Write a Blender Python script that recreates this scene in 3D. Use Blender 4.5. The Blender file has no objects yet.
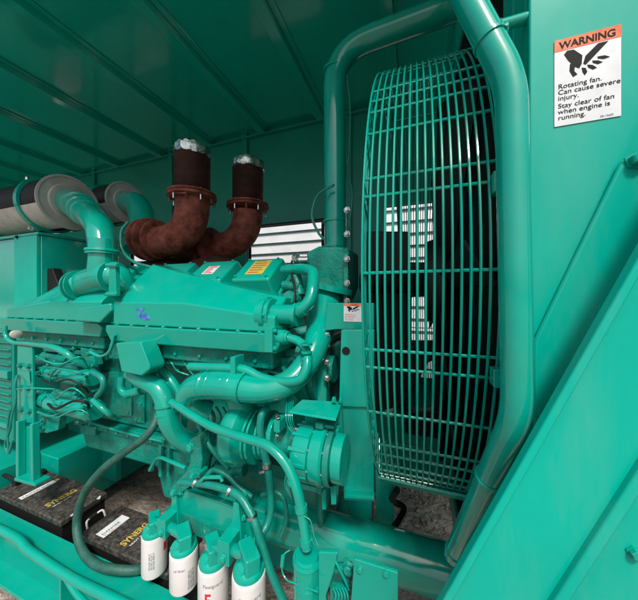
import bpy, bmesh, math, random
from mathutils import Vector, Matrix, Quaternion
random.seed(7)
R = math.radians
S = bpy.context.scene
COL = S.collection

# ------------------------------------------------------------------ camera
FOC, YAW, CX, HY = 270.0, 19.6, 319.0, 296.0
cam_d = bpy.data.cameras.new('camera')
cam = bpy.data.objects.new('camera', cam_d); COL.objects.link(cam)
cam.location = (0, 0, 0)
cam.rotation_euler = (R(90), 0, R(YAW))
cam_d.sensor_fit = 'HORIZONTAL'; cam_d.sensor_width = 36
cam_d.lens = 36 * FOC / 638
cam_d.shift_y = -(300 - HY) / 638
cam_d.clip_start = 0.01; cam_d.clip_end = 500
S.camera = cam

# ------------------------------------------------------------------ light
w = bpy.data.worlds.new('World'); S.world = w; w.use_nodes = True
nt = w.node_tree
sky = nt.nodes.new('ShaderNodeTexSky'); sky.sky_type = 'NISHITA'; sky.sun_disc = False
SUN_EL, SUN_AZ = 54, 158     # azimuth clockwise from +Y; behind the camera, to the right
sky.sun_elevation = R(SUN_EL); sky.sun_rotation = R(SUN_AZ)
sky.air_density = 1.0; sky.dust_density = 4.0; sky.ozone_density = 0.6
bg = nt.nodes['Background']; bg.inputs['Strength'].default_value = 0.10
nt.links.new(sky.outputs[0], bg.inputs[0])
sd = bpy.data.lights.new('sun', 'SUN'); sd.energy = 2.0; sd.angle = R(9); sd.color = (1, .96, .9)
sun = bpy.data.objects.new('sun', sd); COL.objects.link(sun)
az = R(SUN_AZ); el = R(SUN_EL)
dv = Vector((math.sin(az) * math.cos(el), math.cos(az) * math.cos(el), math.sin(el)))
sun.rotation_euler = dv.to_track_quat('Z', 'Y').to_euler()
sun.location = dv * 20
S.view_settings.view_transform = 'Standard'; S.view_settings.look = 'None'
S.view_settings.exposure = 0.6; S.view_settings.gamma = 1
S.render.engine = 'CYCLES'
S.cycles.max_bounces = 7; S.cycles.diffuse_bounces = 3; S.cycles.glossy_bounces = 4

# ------------------------------------------------------------------ pixel -> place helpers
CY_, SY_ = math.cos(R(YAW)), math.sin(R(YAW))
def xc(px): return -SY_ * FOC + CY_ * (px - CX)
def yc(px): return CY_ * FOC + SY_ * (px - CX)
def P(px, py, Y):
    k = Y / yc(px)
    return Vector((xc(px) * k, Y, (HY - py) * k))
def X(px, Y): return xc(px) / yc(px) * Y
def Z(py, px, Y): return (HY - py) / yc(px) * Y

# ------------------------------------------------------------------ materials
def mat(name, col, rough=.4, metal=0, bump=0, bscale=60, col2=None, cscale=6, coat=0, rvar=0, detail=4, thr=None, spec=.5, wear=0, wear_z=False, wcol=(.10, .22, .17)):
    m = bpy.data.materials.new(name); m.use_nodes = True
    n = m.node_tree.nodes; l = m.node_tree.links
    b = n['Principled BSDF']
    b.inputs['Base Color'].default_value = (*col, 1); b.inputs['Roughness'].default_value = rough
    b.inputs['Metallic'].default_value = metal; b.inputs['Coat Weight'].default_value = coat
    b.inputs['Coat Roughness'].default_value = .10; b.inputs['Specular IOR Level'].default_value = spec
    tc = n.new('ShaderNodeTexCoord')
    if col2:
        t = n.new('ShaderNodeTexNoise'); t.inputs['Scale'].default_value = cscale; t.inputs['Detail'].default_value = detail
        t.inputs['Roughness'].default_value = .65
        l.new(tc.outputs['Object'], t.inputs['Vector'])
        r = n.new('ShaderNodeValToRGB'); a, z = thr or (.35, .65)
        r.color_ramp.elements[0].position = a; r.color_ramp.elements[1].position = z
        r.color_ramp.elements[0].color = (*col, 1); r.color_ramp.elements[1].color = (*col2, 1)
        l.new(t.outputs['Fac'], r.inputs['Fac']); l.new(r.outputs['Color'], b.inputs['Base Color'])
    if wear:
        src = b.inputs['Base Color'].links[0].from_socket
        mp = n.new('ShaderNodeMapping'); mp.inputs['Scale'].default_value = (1, 1, .22) if wear_z else (1, 1, 1)
        l.new(tc.outputs['Object'], mp.inputs['Vector'])
        t = n.new('ShaderNodeTexNoise'); t.inputs['Scale'].default_value = 11; t.inputs['Detail'].default_value = 10; t.inputs['Roughness'].default_value = .7
        l.new(mp.outputs[0], t.inputs['Vector'])
        mr = n.new('ShaderNodeMapRange'); mr.inputs['From Min'].default_value = .48; mr.inputs['From Max'].default_value = .78
        mr.inputs['To Max'].default_value = wear; l.new(t.outputs['Fac'], mr.inputs['Value'])
        mx = n.new('ShaderNodeMix'); mx.data_type = 'RGBA'; l.new(mr.outputs[0], mx.inputs['Factor']); l.new(src, mx.inputs[6]); mx.inputs[7].default_value = (*wcol, 1)
        # small scuffs and chips
        v = n.new('ShaderNodeTexNoise'); v.inputs['Scale'].default_value = 190; v.inputs['Detail'].default_value = 2; l.new(tc.outputs['Object'], v.inputs['Vector'])
        m2 = n.new('ShaderNodeMapRange'); m2.inputs['From Min'].default_value = .70; m2.inputs['From Max'].default_value = .735; m2.inputs['To Max'].default_value = 0 if wear_z else wear
        l.new(v.outputs['Fac'], m2.inputs['Value'])
        m3 = n.new('ShaderNodeMix'); m3.data_type = 'RGBA'; l.new(m2.outputs[0], m3.inputs['Factor']); l.new(mx.outputs[2], m3.inputs[6]); m3.inputs[7].default_value = (.004, .10, .08, 1)
        l.new(m3.outputs[2], b.inputs['Base Color'])
    if rvar:
        t = n.new('ShaderNodeTexNoise'); t.inputs['Scale'].default_value = 9; t.inputs['Detail'].default_value = 5
        l.new(tc.outputs['Object'], t.inputs['Vector'])
        mr = n.new('ShaderNodeMapRange'); mr.inputs['From Min'].default_value = .3; mr.inputs['From Max'].default_value = .7
        mr.inputs['To Min'].default_value = rough - rvar; mr.inputs['To Max'].default_value = rough + rvar
        l.new(t.outputs['Fac'], mr.inputs['Value']); l.new(mr.outputs[0], b.inputs['Roughness'])
    if bump:
        t = n.new('ShaderNodeTexNoise'); t.inputs['Scale'].default_value = bscale; t.inputs['Detail'].default_value = 3
        l.new(tc.outputs['Object'], t.inputs['Vector'])
        bp = n.new('ShaderNodeBump'); bp.inputs['Strength'].default_value = bump; bp.inputs['Distance'].default_value = .004
        l.new(t.outputs['Fac'], bp.inputs['Height']); l.new(bp.outputs[0], b.inputs['Normal'])
    return m
G1, G2 = (.0003, .355, .268), (.0005, .325, .245)
M = {}
M['paint'] = mat('teal_paint', G1, .18, bump=.10, bscale=30, col2=G2, cscale=5, coat=.6, rvar=.05, spec=.25, wear=.12)
M['gloss'] = mat('teal_gloss_paint', (.0003, .36, .27), .12, bump=.06, bscale=18, col2=(.0006, .30, .225), cscale=7, coat=.8, rvar=.03, spec=.25, wear=.18)
M['cast'] = mat('teal_cast_paint', (.0003, .30, .225), .30, bump=.8, bscale=90, col2=(.001, .17, .13), cscale=14, coat=.2, rvar=.08, spec=.25, wear=.5)
M['sheet'] = mat('teal_sheet_paint', (.0003, .44, .335), .26, bump=.32, bscale=4, col2=(.0006, .37, .285), cscale=1.6, coat=.12, rvar=.09, spec=.25, wear=.30, wear_z=True, wcol=(.16, .40, .32))
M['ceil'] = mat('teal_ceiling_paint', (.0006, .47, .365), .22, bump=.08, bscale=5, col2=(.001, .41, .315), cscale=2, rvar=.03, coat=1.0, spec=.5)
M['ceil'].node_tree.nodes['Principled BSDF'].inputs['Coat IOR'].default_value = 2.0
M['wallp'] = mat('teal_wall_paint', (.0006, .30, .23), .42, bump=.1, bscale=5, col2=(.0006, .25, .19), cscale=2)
M['hose'] = mat('painted_rubber', (.003, .26, .20), .36, bump=.3, bscale=120, col2=(.006, .19, .15), cscale=25)
M['dusthose'] = mat('dusty_rubber', (.008, .085, .065), .55, bump=.5, bscale=150, col2=(.03, .13, .10), cscale=18)
M['rust'] = mat('rust', (.085, .019, .014), .72, bump=.9, bscale=70, col2=(.28, .082, .054), cscale=16, detail=12, rvar=.1, spec=.3)
M['darkrust'] = mat('sooty_bellows', (.030, .012, .010), .6, bump=.8, bscale=50, col2=(.055, .02, .016), cscale=12, spec=.3)
M['foil'] = mat('foil', (.62, .66, .63), .3, metal=1, bump=1.0, bscale=45, col2=(.35, .42, .38), cscale=30)
M['black'] = mat('black_plastic', (.012, .012, .012), .5, bump=.1, spec=.3)
M['dark'] = mat('dark_core', (.004, .006, .005), .75, bump=.4, bscale=200, spec=.15)
M['batt'] = mat('dusty_battery', (.016, .016, .016), .6, bump=.6, bscale=160, col2=(.17, .145, .12), cscale=55, detail=14, thr=(.40, .85))
M['white'] = mat('white_can', (.72, .71, .70), .3, bump=.05, col2=(.80, .79, .79), cscale=8, coat=.3)
M['decal'] = mat('white_decal', (.74, .77, .79), .4, spec=.3, col2=(.62, .66, .68), cscale=20)
M['orange'] = mat('orange_decal', (.80, .13, .05), .5, spec=.2, col2=(.8, .28, .15), cscale=40)
M['ink'] = mat('black_ink', (.010, .011, .012), .6, spec=.15)
M['grey_ink'] = mat('grey_ink', (.25, .25, .27), .5)
M['red'] = mat('red_ink', (.62, .03, .04), .45)
M['blue'] = mat('blue_ink', (.03, .08, .42), .4, col2=(.12, .30, .62), cscale=60)
M['yellow'] = mat('yellow_ink', (.68, .50, .06), .5, col2=(.40, .32, .10), cscale=60)
M['ylabel'] = mat('amber_label', (.62, .42, .05), .45, col2=(.30, .42, .10), cscale=70)
M['steel'] = mat('zinc_steel', (.55, .56, .56), .32, metal=1, bump=.2, bscale=80)
M['greycap'] = mat('grey_cap', (.33, .33, .31), .5, bump=.2, col2=(.42, .41, .39), cscale=14)
M['greycyl'] = mat('pale_canister', (.55, .53, .49), .45, bump=.3, col2=(.42, .40, .37), cscale=14)
M['siding'] = mat('white_siding', (.68, .68, .69), .5, col2=(.58, .58, .60), cscale=3)
M['rope'] = mat('pale_cord', (.62, .64, .60), .7, bump=.4, bscale=200)

def dirt():
    m = mat('dirt', (.10, .065, .045), .95, bump=1.0, bscale=26, spec=.1)
    n = m.node_tree.nodes; l = m.node_tree.links
    tc = n['Texture Coordinate']; b = n['Principled BSDF']
    a = n.new('ShaderNodeTexNoise'); a.inputs['Scale'].default_value = 5; a.inputs['Detail'].default_value = 12; a.inputs['Roughness'].default_value = .75
    l.new(tc.outputs['Object'], a.inputs['Vector'])
    r = n.new('ShaderNodeValToRGB')
    e = r.color_ramp.elements
    e[0].position = .3; e[0].color = (.11, .085, .07, 1); e[1].position = .7; e[1].color = (.50, .44, .38, 1)
    x = e.new(.5); x.color = (.29, .24, .20, 1)
    l.new(a.outputs['Fac'], r.inputs['Fac']); l.new(r.outputs['Color'], b.inputs['Base Color'])
    for nn in n:
        if nn.type == 'BUMP': nn.inputs['Distance'].default_value = .03
    return m
M['dirt'] = dirt()

SPLIT = {'bolts': 'bolt', 'bolt_row': 'bolt', 'adjuster_lug': 'adjuster_lug', 'solenoid': 'solenoid', 'casting_rib': 'casting_rib',
         'fitting': 'fitting', 'through_bolt': 'through_bolt', 'cooling_fin': 'cooling_fin', 'fan_vane': 'fan_vane', 'support_arm': 'support_arm',
         'lower_bracket': 'lower_bracket', 'alternator_bracket': 'alternator_bracket', 'support_leg': 'support_leg', 'screen_bars': 'screen_bar',
         'stiffener': 'stiffener', 'stand_leg': 'stand_leg', 'terminal_lead': 'terminal_lead', 'handle_cord': 'handle_cord', 'braided_wire': 'braided_wire',
         'plate_ledge': 'plate_ledge', 'print_lines': 'print_line', 'fuel_rail': 'fuel_rail', 'lid_ridge': 'lid_ridge', 'clamp_band': 'clamp_band'}
# ------------------------------------------------------------------ mesh builder
class MB:
    def __init__(s): s.bm = bmesh.new()
    def _hull(s, vs, faces):
        v = [s.bm.verts.new(p) for p in vs]
        for f in faces:
            try: s.bm.faces.new([v[i] for i in f])
            except ValueError: pass
        return s
    def box(s, x0, x1, y0, y1, z0, z1, m=None):
        c = [Vector((x, y, z)) for x in (x0, x1) for y in (y0, y1) for z in (z0, z1)]
        if m: c = [m @ p for p in c]
        return s._hull(c, [(0,1,3,2), (4,6,7,5), (0,4,5,1), (2,3,7,6), (0,2,6,4), (1,5,7,3)])
    def hex8(s, a, b):
        """a, b: two quads (near, far) of 4 points each, same order"""
        return s._hull(list(a) + list(b), [(0,1,2,3), (7,6,5,4), (0,4,5,1), (1,5,6,2), (2,6,7,3), (3,7,4,0)])
    def prism(s, pts, off):
        """polygon of 3D points extruded by vector off"""
        off = Vector(off); n = len(pts)
        vs = [Vector(p) for p in pts] + [Vector(p) + off for p in pts]
        fs = [tuple(range(n)), tuple(range(2*n - 1, n - 1, -1))] + [(i, i + n, (i+1) % n + n, (i+1) % n) for i in range(n)]
        return s._hull(vs, fs)
    def px(s, pts, Y, T):
        """outline seen at depth Y, thickness T going back"""
        return s.prism([P(a, b, Y) for a, b in pts], (0, T, 0))
    def tube(s, pts, r, seg=14, fil=0.0, caps=True, cr=True, closed=False):
        pts = [Vector(p) for p in pts]
        rr = list(r) if hasattr(r, '__len__') else [r] * len(pts)
        path, rad = [], []
        n = len(pts)
        if closed:
            path, rad = pts, rr
        elif fil > 0 and n > 2:
            path.append(pts[0]); rad.append(rr[0])
            for i in range(1, n - 1):
                a, b, c = pts[i-1], pts[i], pts[i+1]
                d1 = min(fil, (b-a).length * .48); d2 = min(fil, (c-b).length * .48)
                p0 = b + (a-b).normalized() * d1; p2 = b + (c-b).normalized() * d2
                for k in range(9):
                    t = k / 8
                    path.append(p0 * (1-t)**2 + b * 2*t*(1-t) + p2 * t*t); rad.append(rr[i])
            path.append(pts[-1]); rad.append(rr[-1])
        elif cr and n > 2:
            ext = [2*pts[0] - pts[1]] + pts + [2*pts[-1] - pts[-2]]
            for i in range(1, n):
                p0, p1, p2, p3 = ext[i-1], ext[i], ext[i+1], ext[i+2]
                for k in range(8):
                    t = k / 8
                    path.append(.5 * ((2*p1) + (p2-p0)*t + (2*p0-5*p1+4*p2-p3)*t*t + (3*p1-p0-3*p2+p3)*t**3))
                    rad.append(rr[i-1] * (1-t) + rr[i] * t)
            path.append(pts[-1]); rad.append(rr[-1])
        else:
            path, rad = pts, rr
        N = len(path); up = None; rings = []
        for i in range(N):
            if closed: t = (path[(i+1) % N] - path[i-1])
            else: t = path[min(i+1, N-1)] - path[max(i-1, 0)]
            if t.length < 1e-9: t = Vector((1, 0, 0))
            t.normalize()
            if up is None:
                up = t.orthogonal().normalized() if not closed else Vector((1, 0, 0))
            up = (up - t * up.dot(t))
            up = up.normalized() if up.length > 1e-6 else t.orthogonal().normalized()
            sd_ = t.cross(up)
            rings.append([s.bm.verts.new(path[i] + (up * math.cos(2*math.pi*k/seg) + sd_ * math.sin(2*math.pi*k/seg)) * rad[i]) for k in range(seg)])
        for i in range(N if closed else N - 1):
            A, B = rings[i], rings[(i+1) % N]
            for k in range(seg): s.bm.faces.new([A[k], A[(k+1) % seg], B[(k+1) % seg], B[k]])
        if caps and not closed:
            s.bm.faces.new(rings[0][::-1]); s.bm.faces.new(rings[-1])
        return s
    def lathe(s, p0, axis, prof, seg=32, caps=True):
        """prof: list of (distance along axis, radius)"""
        ax = Vector(axis).normalized(); u = ax.orthogonal().normalized(); v = ax.cross(u); p0 = Vector(p0)
        rings = []
        for d, r in prof:
            r = max(r, .0002)
            rings.append([s.bm.verts.new(p0 + ax*d + (u*math.cos(2*math.pi*k/seg) + v*math.sin(2*math.pi*k/seg)) * r) for k in range(seg)])
        for A, B in zip(rings, rings[1:]):
            for k in range(seg): s.bm.faces.new([A[k], A[(k+1) % seg], B[(k+1) % seg], B[k]])
        if caps: s.bm.faces.new(rings[0][::-1]); s.bm.faces.new(rings[-1])
        return s
    def cyl(s, p0, p1, r, seg=24):
        d = Vector(p1) - Vector(p0)
        return s.lathe(p0, d, [(0, r), (d.length, r)], seg)
    def bolt(s, p, axis, r=.008, h=.006):
        s.lathe(p, axis, [(0, r*1.35), (h*.25, r*1.35), (h*.25, r), (h, r), (h*1.15, r*.8)], 6)
        return s
    def build(s, name, m, parent=None, bevel=0, label=None, ang=35):
        if name in SPLIT:
            s.bm.verts.ensure_lookup_table(); seen = set(); comps = []
            for v in s.bm.verts:
                if v in seen: continue
                st_ = [v]; seen.add(v); comp = []
                while st_:
                    q = st_.pop(); comp.append(q)
                    for e_ in q.link_edges:
                        w_ = e_.other_vert(q)
                        if w_ not in seen: seen.add(w_); st_.append(w_)
                comps.append(comp)
            if len(comps) > 1:
                out = []
                for comp in comps:
                    nb = MB(); mp = {v: nb.bm.verts.new(v.co) for v in comp}; cs_ = set(comp)
                    for f in {f for v in comp for f in v.link_faces}: nb.bm.faces.new([mp[v] for v in f.verts])
                    out.append(nb.build(SPLIT[name] + '\0', m, parent, bevel, label, ang))
                s.bm.free(); return out[0]
            name = SPLIT[name]
        name = name.rstrip('\0')
        bmesh.ops.recalc_face_normals(s.bm, faces=s.bm.faces)
        me = bpy.data.meshes.new(name); s.bm.to_mesh(me); s.bm.free()
        for p in me.polygons: p.use_smooth = True
        me.set_sharp_from_angle(angle=R(ang))
        me.materials.append(M[m] if isinstance(m, str) else m)
        o = bpy.data.objects.new(name, me); COL.objects.link(o)
        if bevel:
            b = o.modifiers.new('bevel', 'BEVEL'); b.width = bevel; b.segments = 2; b.limit_method = 'ANGLE'; b.angle_limit = R(40)
            b.harden_normals = True
        if parent:
            o.parent = parent
            if parent.type == 'EMPTY': o.matrix_parent_inverse = Matrix.Translation(-parent.location)
        if label: o['label'] = label
        return o
def thing(name, label, cat, loc=(0, 0, 0), group=None, kind=None):
    o = bpy.data.objects.new(name, None); COL.objects.link(o); o.location = loc; o.empty_display_size = .05
    o['label'] = label; o['category'] = cat
    if group: o['group'] = group
    if kind: o['kind'] = kind
    return o
def tag(o, label, cat, group=None, kind=None):
    o['label'] = label; o['category'] = cat
    if group: o['group'] = group
    if kind: o['kind'] = kind
    return o
def text(body, mtx, size, m, parent, name='lettering', align='LEFT', thick=.0003, sx=1.0, bold=0.0):
    c = bpy.data.curves.new(name, 'FONT'); c.body = body; c.size = size; c.extrude = thick; c.align_x = align; c.offset = bold
    t = bpy.data.objects.new(name, c); COL.objects.link(t)
    bpy.context.view_layer.update()
    me = bpy.data.meshes.new_from_object(t.evaluated_get(bpy.context.evaluated_depsgraph_get()))
    bpy.data.objects.remove(t); bpy.data.curves.remove(c)
    me.transform(mtx @ Matrix.Diagonal((sx, 1, 1, 1)))
    me.materials.clear(); me.materials.append(M[m])
    o = bpy.data.objects.new(name, me); COL.objects.link(o)
    if parent:
        o.parent = parent
        if parent.type == 'EMPTY': o.matrix_parent_inverse = Matrix.Translation(-parent.location)
    return o
FACE = Matrix(((1, 0, 0, 0), (0, 0, 1, 0), (0, 1, 0, 0), (0, 0, 0, 1)))
def facing(loc):        # writing on an upright face looking towards -Y
    return Matrix.Translation(loc) @ Matrix.Rotation(R(90), 4, 'X')

# ================================================================== THE SETTING
GZ = -1.5
g = MB()
nx = 60
o = MB()
o.box(-60, 60, -60, 60, GZ - .3, GZ)
o.build('ground', 'dirt')['kind'] = 'structure'
# small stones and clods
st = MB()
for i in range(1500):
    if i % 3: x, y = random.uniform(-3, .9), random.uniform(.3, 2.2)
    else: x, y = random.uniform(-.4, .5), random.uniform(1.2, 2.3)
    r = random.uniform(.003, .016) * (1 if random.random() < .9 else 1.8)
    m = Matrix.Translation((x, y, GZ + r*.3)) @ Matrix.Rotation(random.uniform(0, 6), 4, (random.random(), random.random(), 1)) @ Matrix.Diagonal((r, r*random.uniform(.6, 1), r*.6, 1))
    bmesh.ops.create_icosphere(st.bm, subdivisions=1, radius=1, matrix=m)
so = st.build('gravel', 'dirt'); so['kind'] = 'stuff'
tag(so, 'small brown stones scattered over the dirt under the machine', 'gravel', kind='stuff')

CZ = 1.62; YB = 2.32
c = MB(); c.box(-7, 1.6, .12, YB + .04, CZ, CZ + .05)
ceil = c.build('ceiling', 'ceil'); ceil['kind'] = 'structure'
for x in (-6.1, -5.4, -4.75, -4.1, -3.42, -2.72, -2.05, -1.40, -.80, -.15, .5):
    r = MB()
    r.box(x - .035, x + .035, .14, YB - .002, CZ - .048, CZ - .001)
    r.box(x + .036, x + .075, .14, YB - .002, CZ - .008, CZ - .0015)
    r.box(x - .075, x - .036, .14, YB - .002, CZ - .008, CZ - .0015)
    r.build('ceiling_rib', 'ceil', ceil, .006)
# back wall pieces around the openings: one wall thing
open_ = [(-4.85, -4.15, -.1, .52), (-3.25, -2.62, -.1, .60), (X(249, YB), X(322, YB), -.15, Z(228, 250, YB)),
         (-.235, .135, -1.0, .75)]
bw = thing('enclosure_wall', 'dark teal back wall of the enclosure with open louvre bays, behind the engine', 'wall', (-2.5, YB, GZ))
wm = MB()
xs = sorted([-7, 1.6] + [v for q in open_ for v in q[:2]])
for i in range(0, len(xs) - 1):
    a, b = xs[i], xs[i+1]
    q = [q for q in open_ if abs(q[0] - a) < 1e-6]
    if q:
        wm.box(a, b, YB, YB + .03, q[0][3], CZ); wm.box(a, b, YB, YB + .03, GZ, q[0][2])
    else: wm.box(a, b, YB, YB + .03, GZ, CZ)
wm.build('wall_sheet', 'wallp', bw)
for x in (-5.6, -3.9, -2.35, X(172, YB), X(246, YB) + .0, -.55, .4):
    r = MB(); r.box(x - .03, x + .03, YB - .03, YB - .001, GZ, CZ - .002); r.build('wall_stud', 'wallp', bw, .004)
r = MB(); r.box(-7, 1.6, YB - .045, YB - .001, CZ - .05, CZ - .0365); r.build('top_rail', 'wallp', bw, .004)
for q in open_:
    f = MB(); t = .018
    f.box(q[0] - t, q[0], YB - .02, YB + .045, q[2] - t, q[3] + t); f.box(q[1], q[1] + t, YB - .02, YB + .045, q[2] - t, q[3] + t)
    f.box(q[0], q[1], YB - .02, YB + .045, q[3], q[3] + t); f.box(q[0], q[1], YB - .02, YB + .045, q[2] - t, q[2])
    f.build('window_frame', 'black' if q[0] > -1.8 and q[0] < -1 else 'wallp', bw, .003)
# end walls
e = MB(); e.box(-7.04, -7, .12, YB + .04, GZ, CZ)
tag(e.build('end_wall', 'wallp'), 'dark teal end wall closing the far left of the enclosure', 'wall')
# white clapboard behind the enclosure, seen through the openings
sd_ = MB(); y0 = 4.0
z = -1.5
while z < 2.1:
    sd_._hull([Vector(v) for v in ((-14, y0 - .045, z), (4, y0 - .045, z), (4, y0 - .002, z + .17), (-14, y0 - .002, z + .17),
                                (-14, y0 + .05, z), (4, y0 + .05, z), (4, y0 + .05, z + .17), (-14, y0 + .05, z + .17))],
              [(0,1,2,3), (4,7,6,5), (0,4,5,1), (3,2,6,7), (0,3,7,4), (1,5,6,2)])
    z += .17
tag(sd_.build('clapboard_wall', 'siding'), 'white horizontal clapboard wall seen through the openings behind the engine', 'wall')

# ================================================================== RIGHT SIDE: radiator, post, brace
ra = thing('radiator', 'black radiator core in a teal tank frame to the right of the round fan guard', 'radiator', (.3, 1.2, GZ))
m = MB(); m.box(.165, .30, .60, 1.98, -.88, .95); m.build('radiator_core', 'dark', ra)
m = MB()
m.box(.155, .42, .54, .595, -1.0, 1.3); m.box(.155, .42, 1.985, 2.03, -1.0, 1.3)
m.box(.155, .42, .596, 1.984, .955, 1.3); m.box(.155, .42, .596, 1.984, -1.0, -.885)
m.build('tank_frame', 'sheet', ra, .005)
YP = .43
x0 = X(529, YP)
po = thing('enclosure_post', 'broad teal sheet metal post with an orange and white warning sign at its top', 'post', (.4, YP, GZ))
m = MB()
m.box(x0, .75, YP, YP + .012, -1.49, CZ - .04); m.box(x0, x0 + .012, YP + .0125, YP + .06, -1.49, CZ - .04)
m.build('post_face', 'sheet', po, .003)
m = MB(); m.box(x0 + .09, .75, YP - .010, YP - .0005, -1.49, Z(131, 640, YP)); 
# gusset plate on the post
gp = [(622, 160), (640, 156), (760, 120), (760, 620), (440, 620), (440, 515), (538, 333)]
m = MB(); m.px([(622, 160), (640, 157), (760, 131), (760, 700), (534, 700), (534, 342), (538, 333)], YP - .008, .0075)
m.build('gusset_plate', 'sheet', po, .004)
m = MB(); m.bolt(P(636, 160, YP - .008), (0, -1, 0), .0085, .009); m.build('bolt', 'paint', po)
# long diagonal brace (channel section), nearer than the post
YR = .36
a0, a1 = P(434.5, 600, YR + .006), P(638, 239, YR + .006)
a0.y = a1.y = YR
d = (a1 - a0); L = d.length + .5; ux = d.normalized(); a0 = a0 - ux * .25
wv = Vector((ux.z, 0, -ux.x))              # across the beam, to lower right
W = (P(563, 600, YR) - P(437.5, 600, YR)).dot(wv)
def beam(w0, w1, y0, y1):
    q = [a0 + wv * w0, a0 + wv * w1, a0 + wv * w1 + ux * L, a0 + wv * w0 + ux * L]
    return [v + Vector((0, y0, 0)) for v in q], [v + Vector((0, y1, 0)) for v in q]
br = thing('diagonal_brace', 'wide teal channel brace running diagonally up across the lower right corner', 'brace', tuple(a0))
m = MB(); m.hex8(*beam(.0095, W - .0095, .000, .006)); m.build('brace_web', 'sheet', br)
m = MB(); m.hex8(*beam(0, .009, -.010, .006)); m.build('brace_flange', 'sheet', br, .003)
m = MB(); m.hex8(*beam(W - .011, W, -.008, .006)); m.build('brace_flange', 'sheet', br, .003)
# lower side panel behind the brace at the right
m = MB(); m.px([(480, 700), (480, 600), (560, 420), (760, 330), (760, 700)], YP - .040, .010)
lp = m.build('side_panel', 'sheet', None, .004); tag(lp, 'smooth teal side panel below the diagonal brace in the bottom right corner', 'panel')
m = MB(); m.bolt(P(634, 552, YP - .040), (0, -1, 0), .0055, .006); m.build('bolt', 'paint', lp)

# --- warning decals
def decal(parent, x0, x1, z0, z1, Y, big=True):
    w_, h_ = x1 - x0, z1 - z0
    pl = MB(); pl.box(x0, x1, Y - .0006, Y, z0, z1); d_ = pl.build('warning_sign', 'decal', parent)
    q = lambda u, v, k: Vector((x0 + u*w_, Y - .0007 - k*.0002, z0 + v*h_))
    b = MB(); b.prism([q(0, .865, 0), q(1, .865, 0), q(1, 1, 0), q(0, 1, 0)], (0, -.0002, 0)); b.build('orange_band', 'orange', d_)
    b = MB()
    lay = [0]
    def poly(pts):
        lay[0] += 1; b.prism([q(u*.94 + .01, .535 + (v - .44)*.80, 0) for u, v in pts], (0, -.0002 - lay[0]*.00003, 0))
    # hand with cut fingers, and blade
    poly([(.15, .79), (.20, .835), (.31, .83), (.45, .72), (.44, .60), (.40, .545), (.33, .58), (.22, .69)])
    poly([(.25, .64), (.33, .60), (.32, .52), (.37, .465), (.30, .44), (.24, .54)])
    poly([(.465, .60), (.505, .575), (.86, .835), (.70, .835), (.50, .70)])
    poly([(.44, .545), (.50, .53), (.53, .47), (.49, .43), (.455, .48)])
    poly([(.53, .57), (.61, .55), (.68, .50), (.62, .485), (.545, .53)])
    poly([(.61, .61), (.70, .595), (.77, .56), (.70, .545), (.62, .58)])
    poly([(.69, .65), (.80, .645), (.88, .61), (.79, .60), (.70, .625)])
    b.build('pictogram', 'ink', d_)
    if big:
        text('WARNING', facing(q(.50, .888, 2)), h_*.112, 'ink', d_, align='CENTER', thick=.0001, sx=.92, bold=.0003)
        for i, s in enumerate(['Rotating fan.', 'Can cause severe', 'injury.']):
            text(s, facing(q(.055, .43 - i*.068, 1)), h_*.076, 'ink', d_, thick=.0001, sx=1.03)
        for i, s in enumerate(['Stay clear of fan', 'when engine is', 'running.']):
            text(s, facing(q(.055, .205 - i*.068, 1)), h_*.076, 'ink', d_, thick=.0001, sx=1.03)
        text('05-13602', facing(q(.70, .02, 1)), h_*.03, 'grey_ink', d_, thick=.0001)
    else:
        text('WARNING', facing(q(.50, .872, 2)), h_*.125, 'ink', d_, align='CENTER', thick=.0001, sx=.8)
        for i in range(4):
            text(['Rotating fan. Can', 'cause severe injury.', 'Stay clear of fan', 'when running.'][i], facing(q(.06, .38 - i*.1, 1)), h_*.085, 'red', d_, thick=.0001, sx=.95)
    return d_
decal(po, X(554, YP), X(620.5, YP), Z(127.5, 554, YP), Z(42, 554, YP), YP - .0005)

# ================================================================== FAN GUARD
FY, FR_, FZ = 1.267, .75, .063
XL, XR = X(362, FY - FR_), X(501, FY - FR_)
fg = thing('fan_guard', 'tall round teal wire guard around the cooling fan, right of the engine', 'fan guard', (0, FY, -.75))
def ring(x, r, wr, seg=6, n=96):
    b = MB(); b.tube([Vector((x, FY + r*math.cos(2*math.pi*k/n), FZ + r*math.sin(2*math.pi*k/n))) for k in range(n)], wr, seg, closed=True); return b
NR = 17
for i in range(NR):
    x = XL + (XR - XL) * i / (NR - 1)
    ring(x, FR_, .0024).build('ring_wire', 'paint', fg)
for k, r in enumerate((.735, .715, .69, .66)):
    ring(XL - .003 - .002*k, r, .0022).build('ring_wire', 'paint', fg)
def rod(th, name='cross_wire'):
    a = R(th); y = FY - (FR_ - .004)*math.cos(a); z = FZ + (FR_ - .004)*math.sin(a)
    y2 = FY - .655*math.cos(a); z2 = FZ + .655*math.sin(a)
    b = MB(); b.tube([(XR, y, z), (XL - .001, y, z), (XL - .008, y2, z2)], .0030, 6, cr=False); b.build(name, 'paint', fg)
def ang_of(mm):       # near-side angle at which the guard is seen under slope mm
    lo, hi = -54, 54
    f = lambda d: (FZ + FR_*math.sin(R(d))) / (FY - FR_*math.cos(R(d)))
    for _ in range(40):
        mid = (lo + hi)/2
        if f(mid) < mm: lo = mid
        else: hi = mid
    return lo
angs = [ang_of(v) for v in (.602, .436, .37, .085, -.2, -.266, -.43, -.545, -.58, -.615, -.637, .68, .72, .755)] + [56, 61, -50, -56]
for a in angs: rod(a)
for a in range(70, 300, 22): rod(a)
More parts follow.
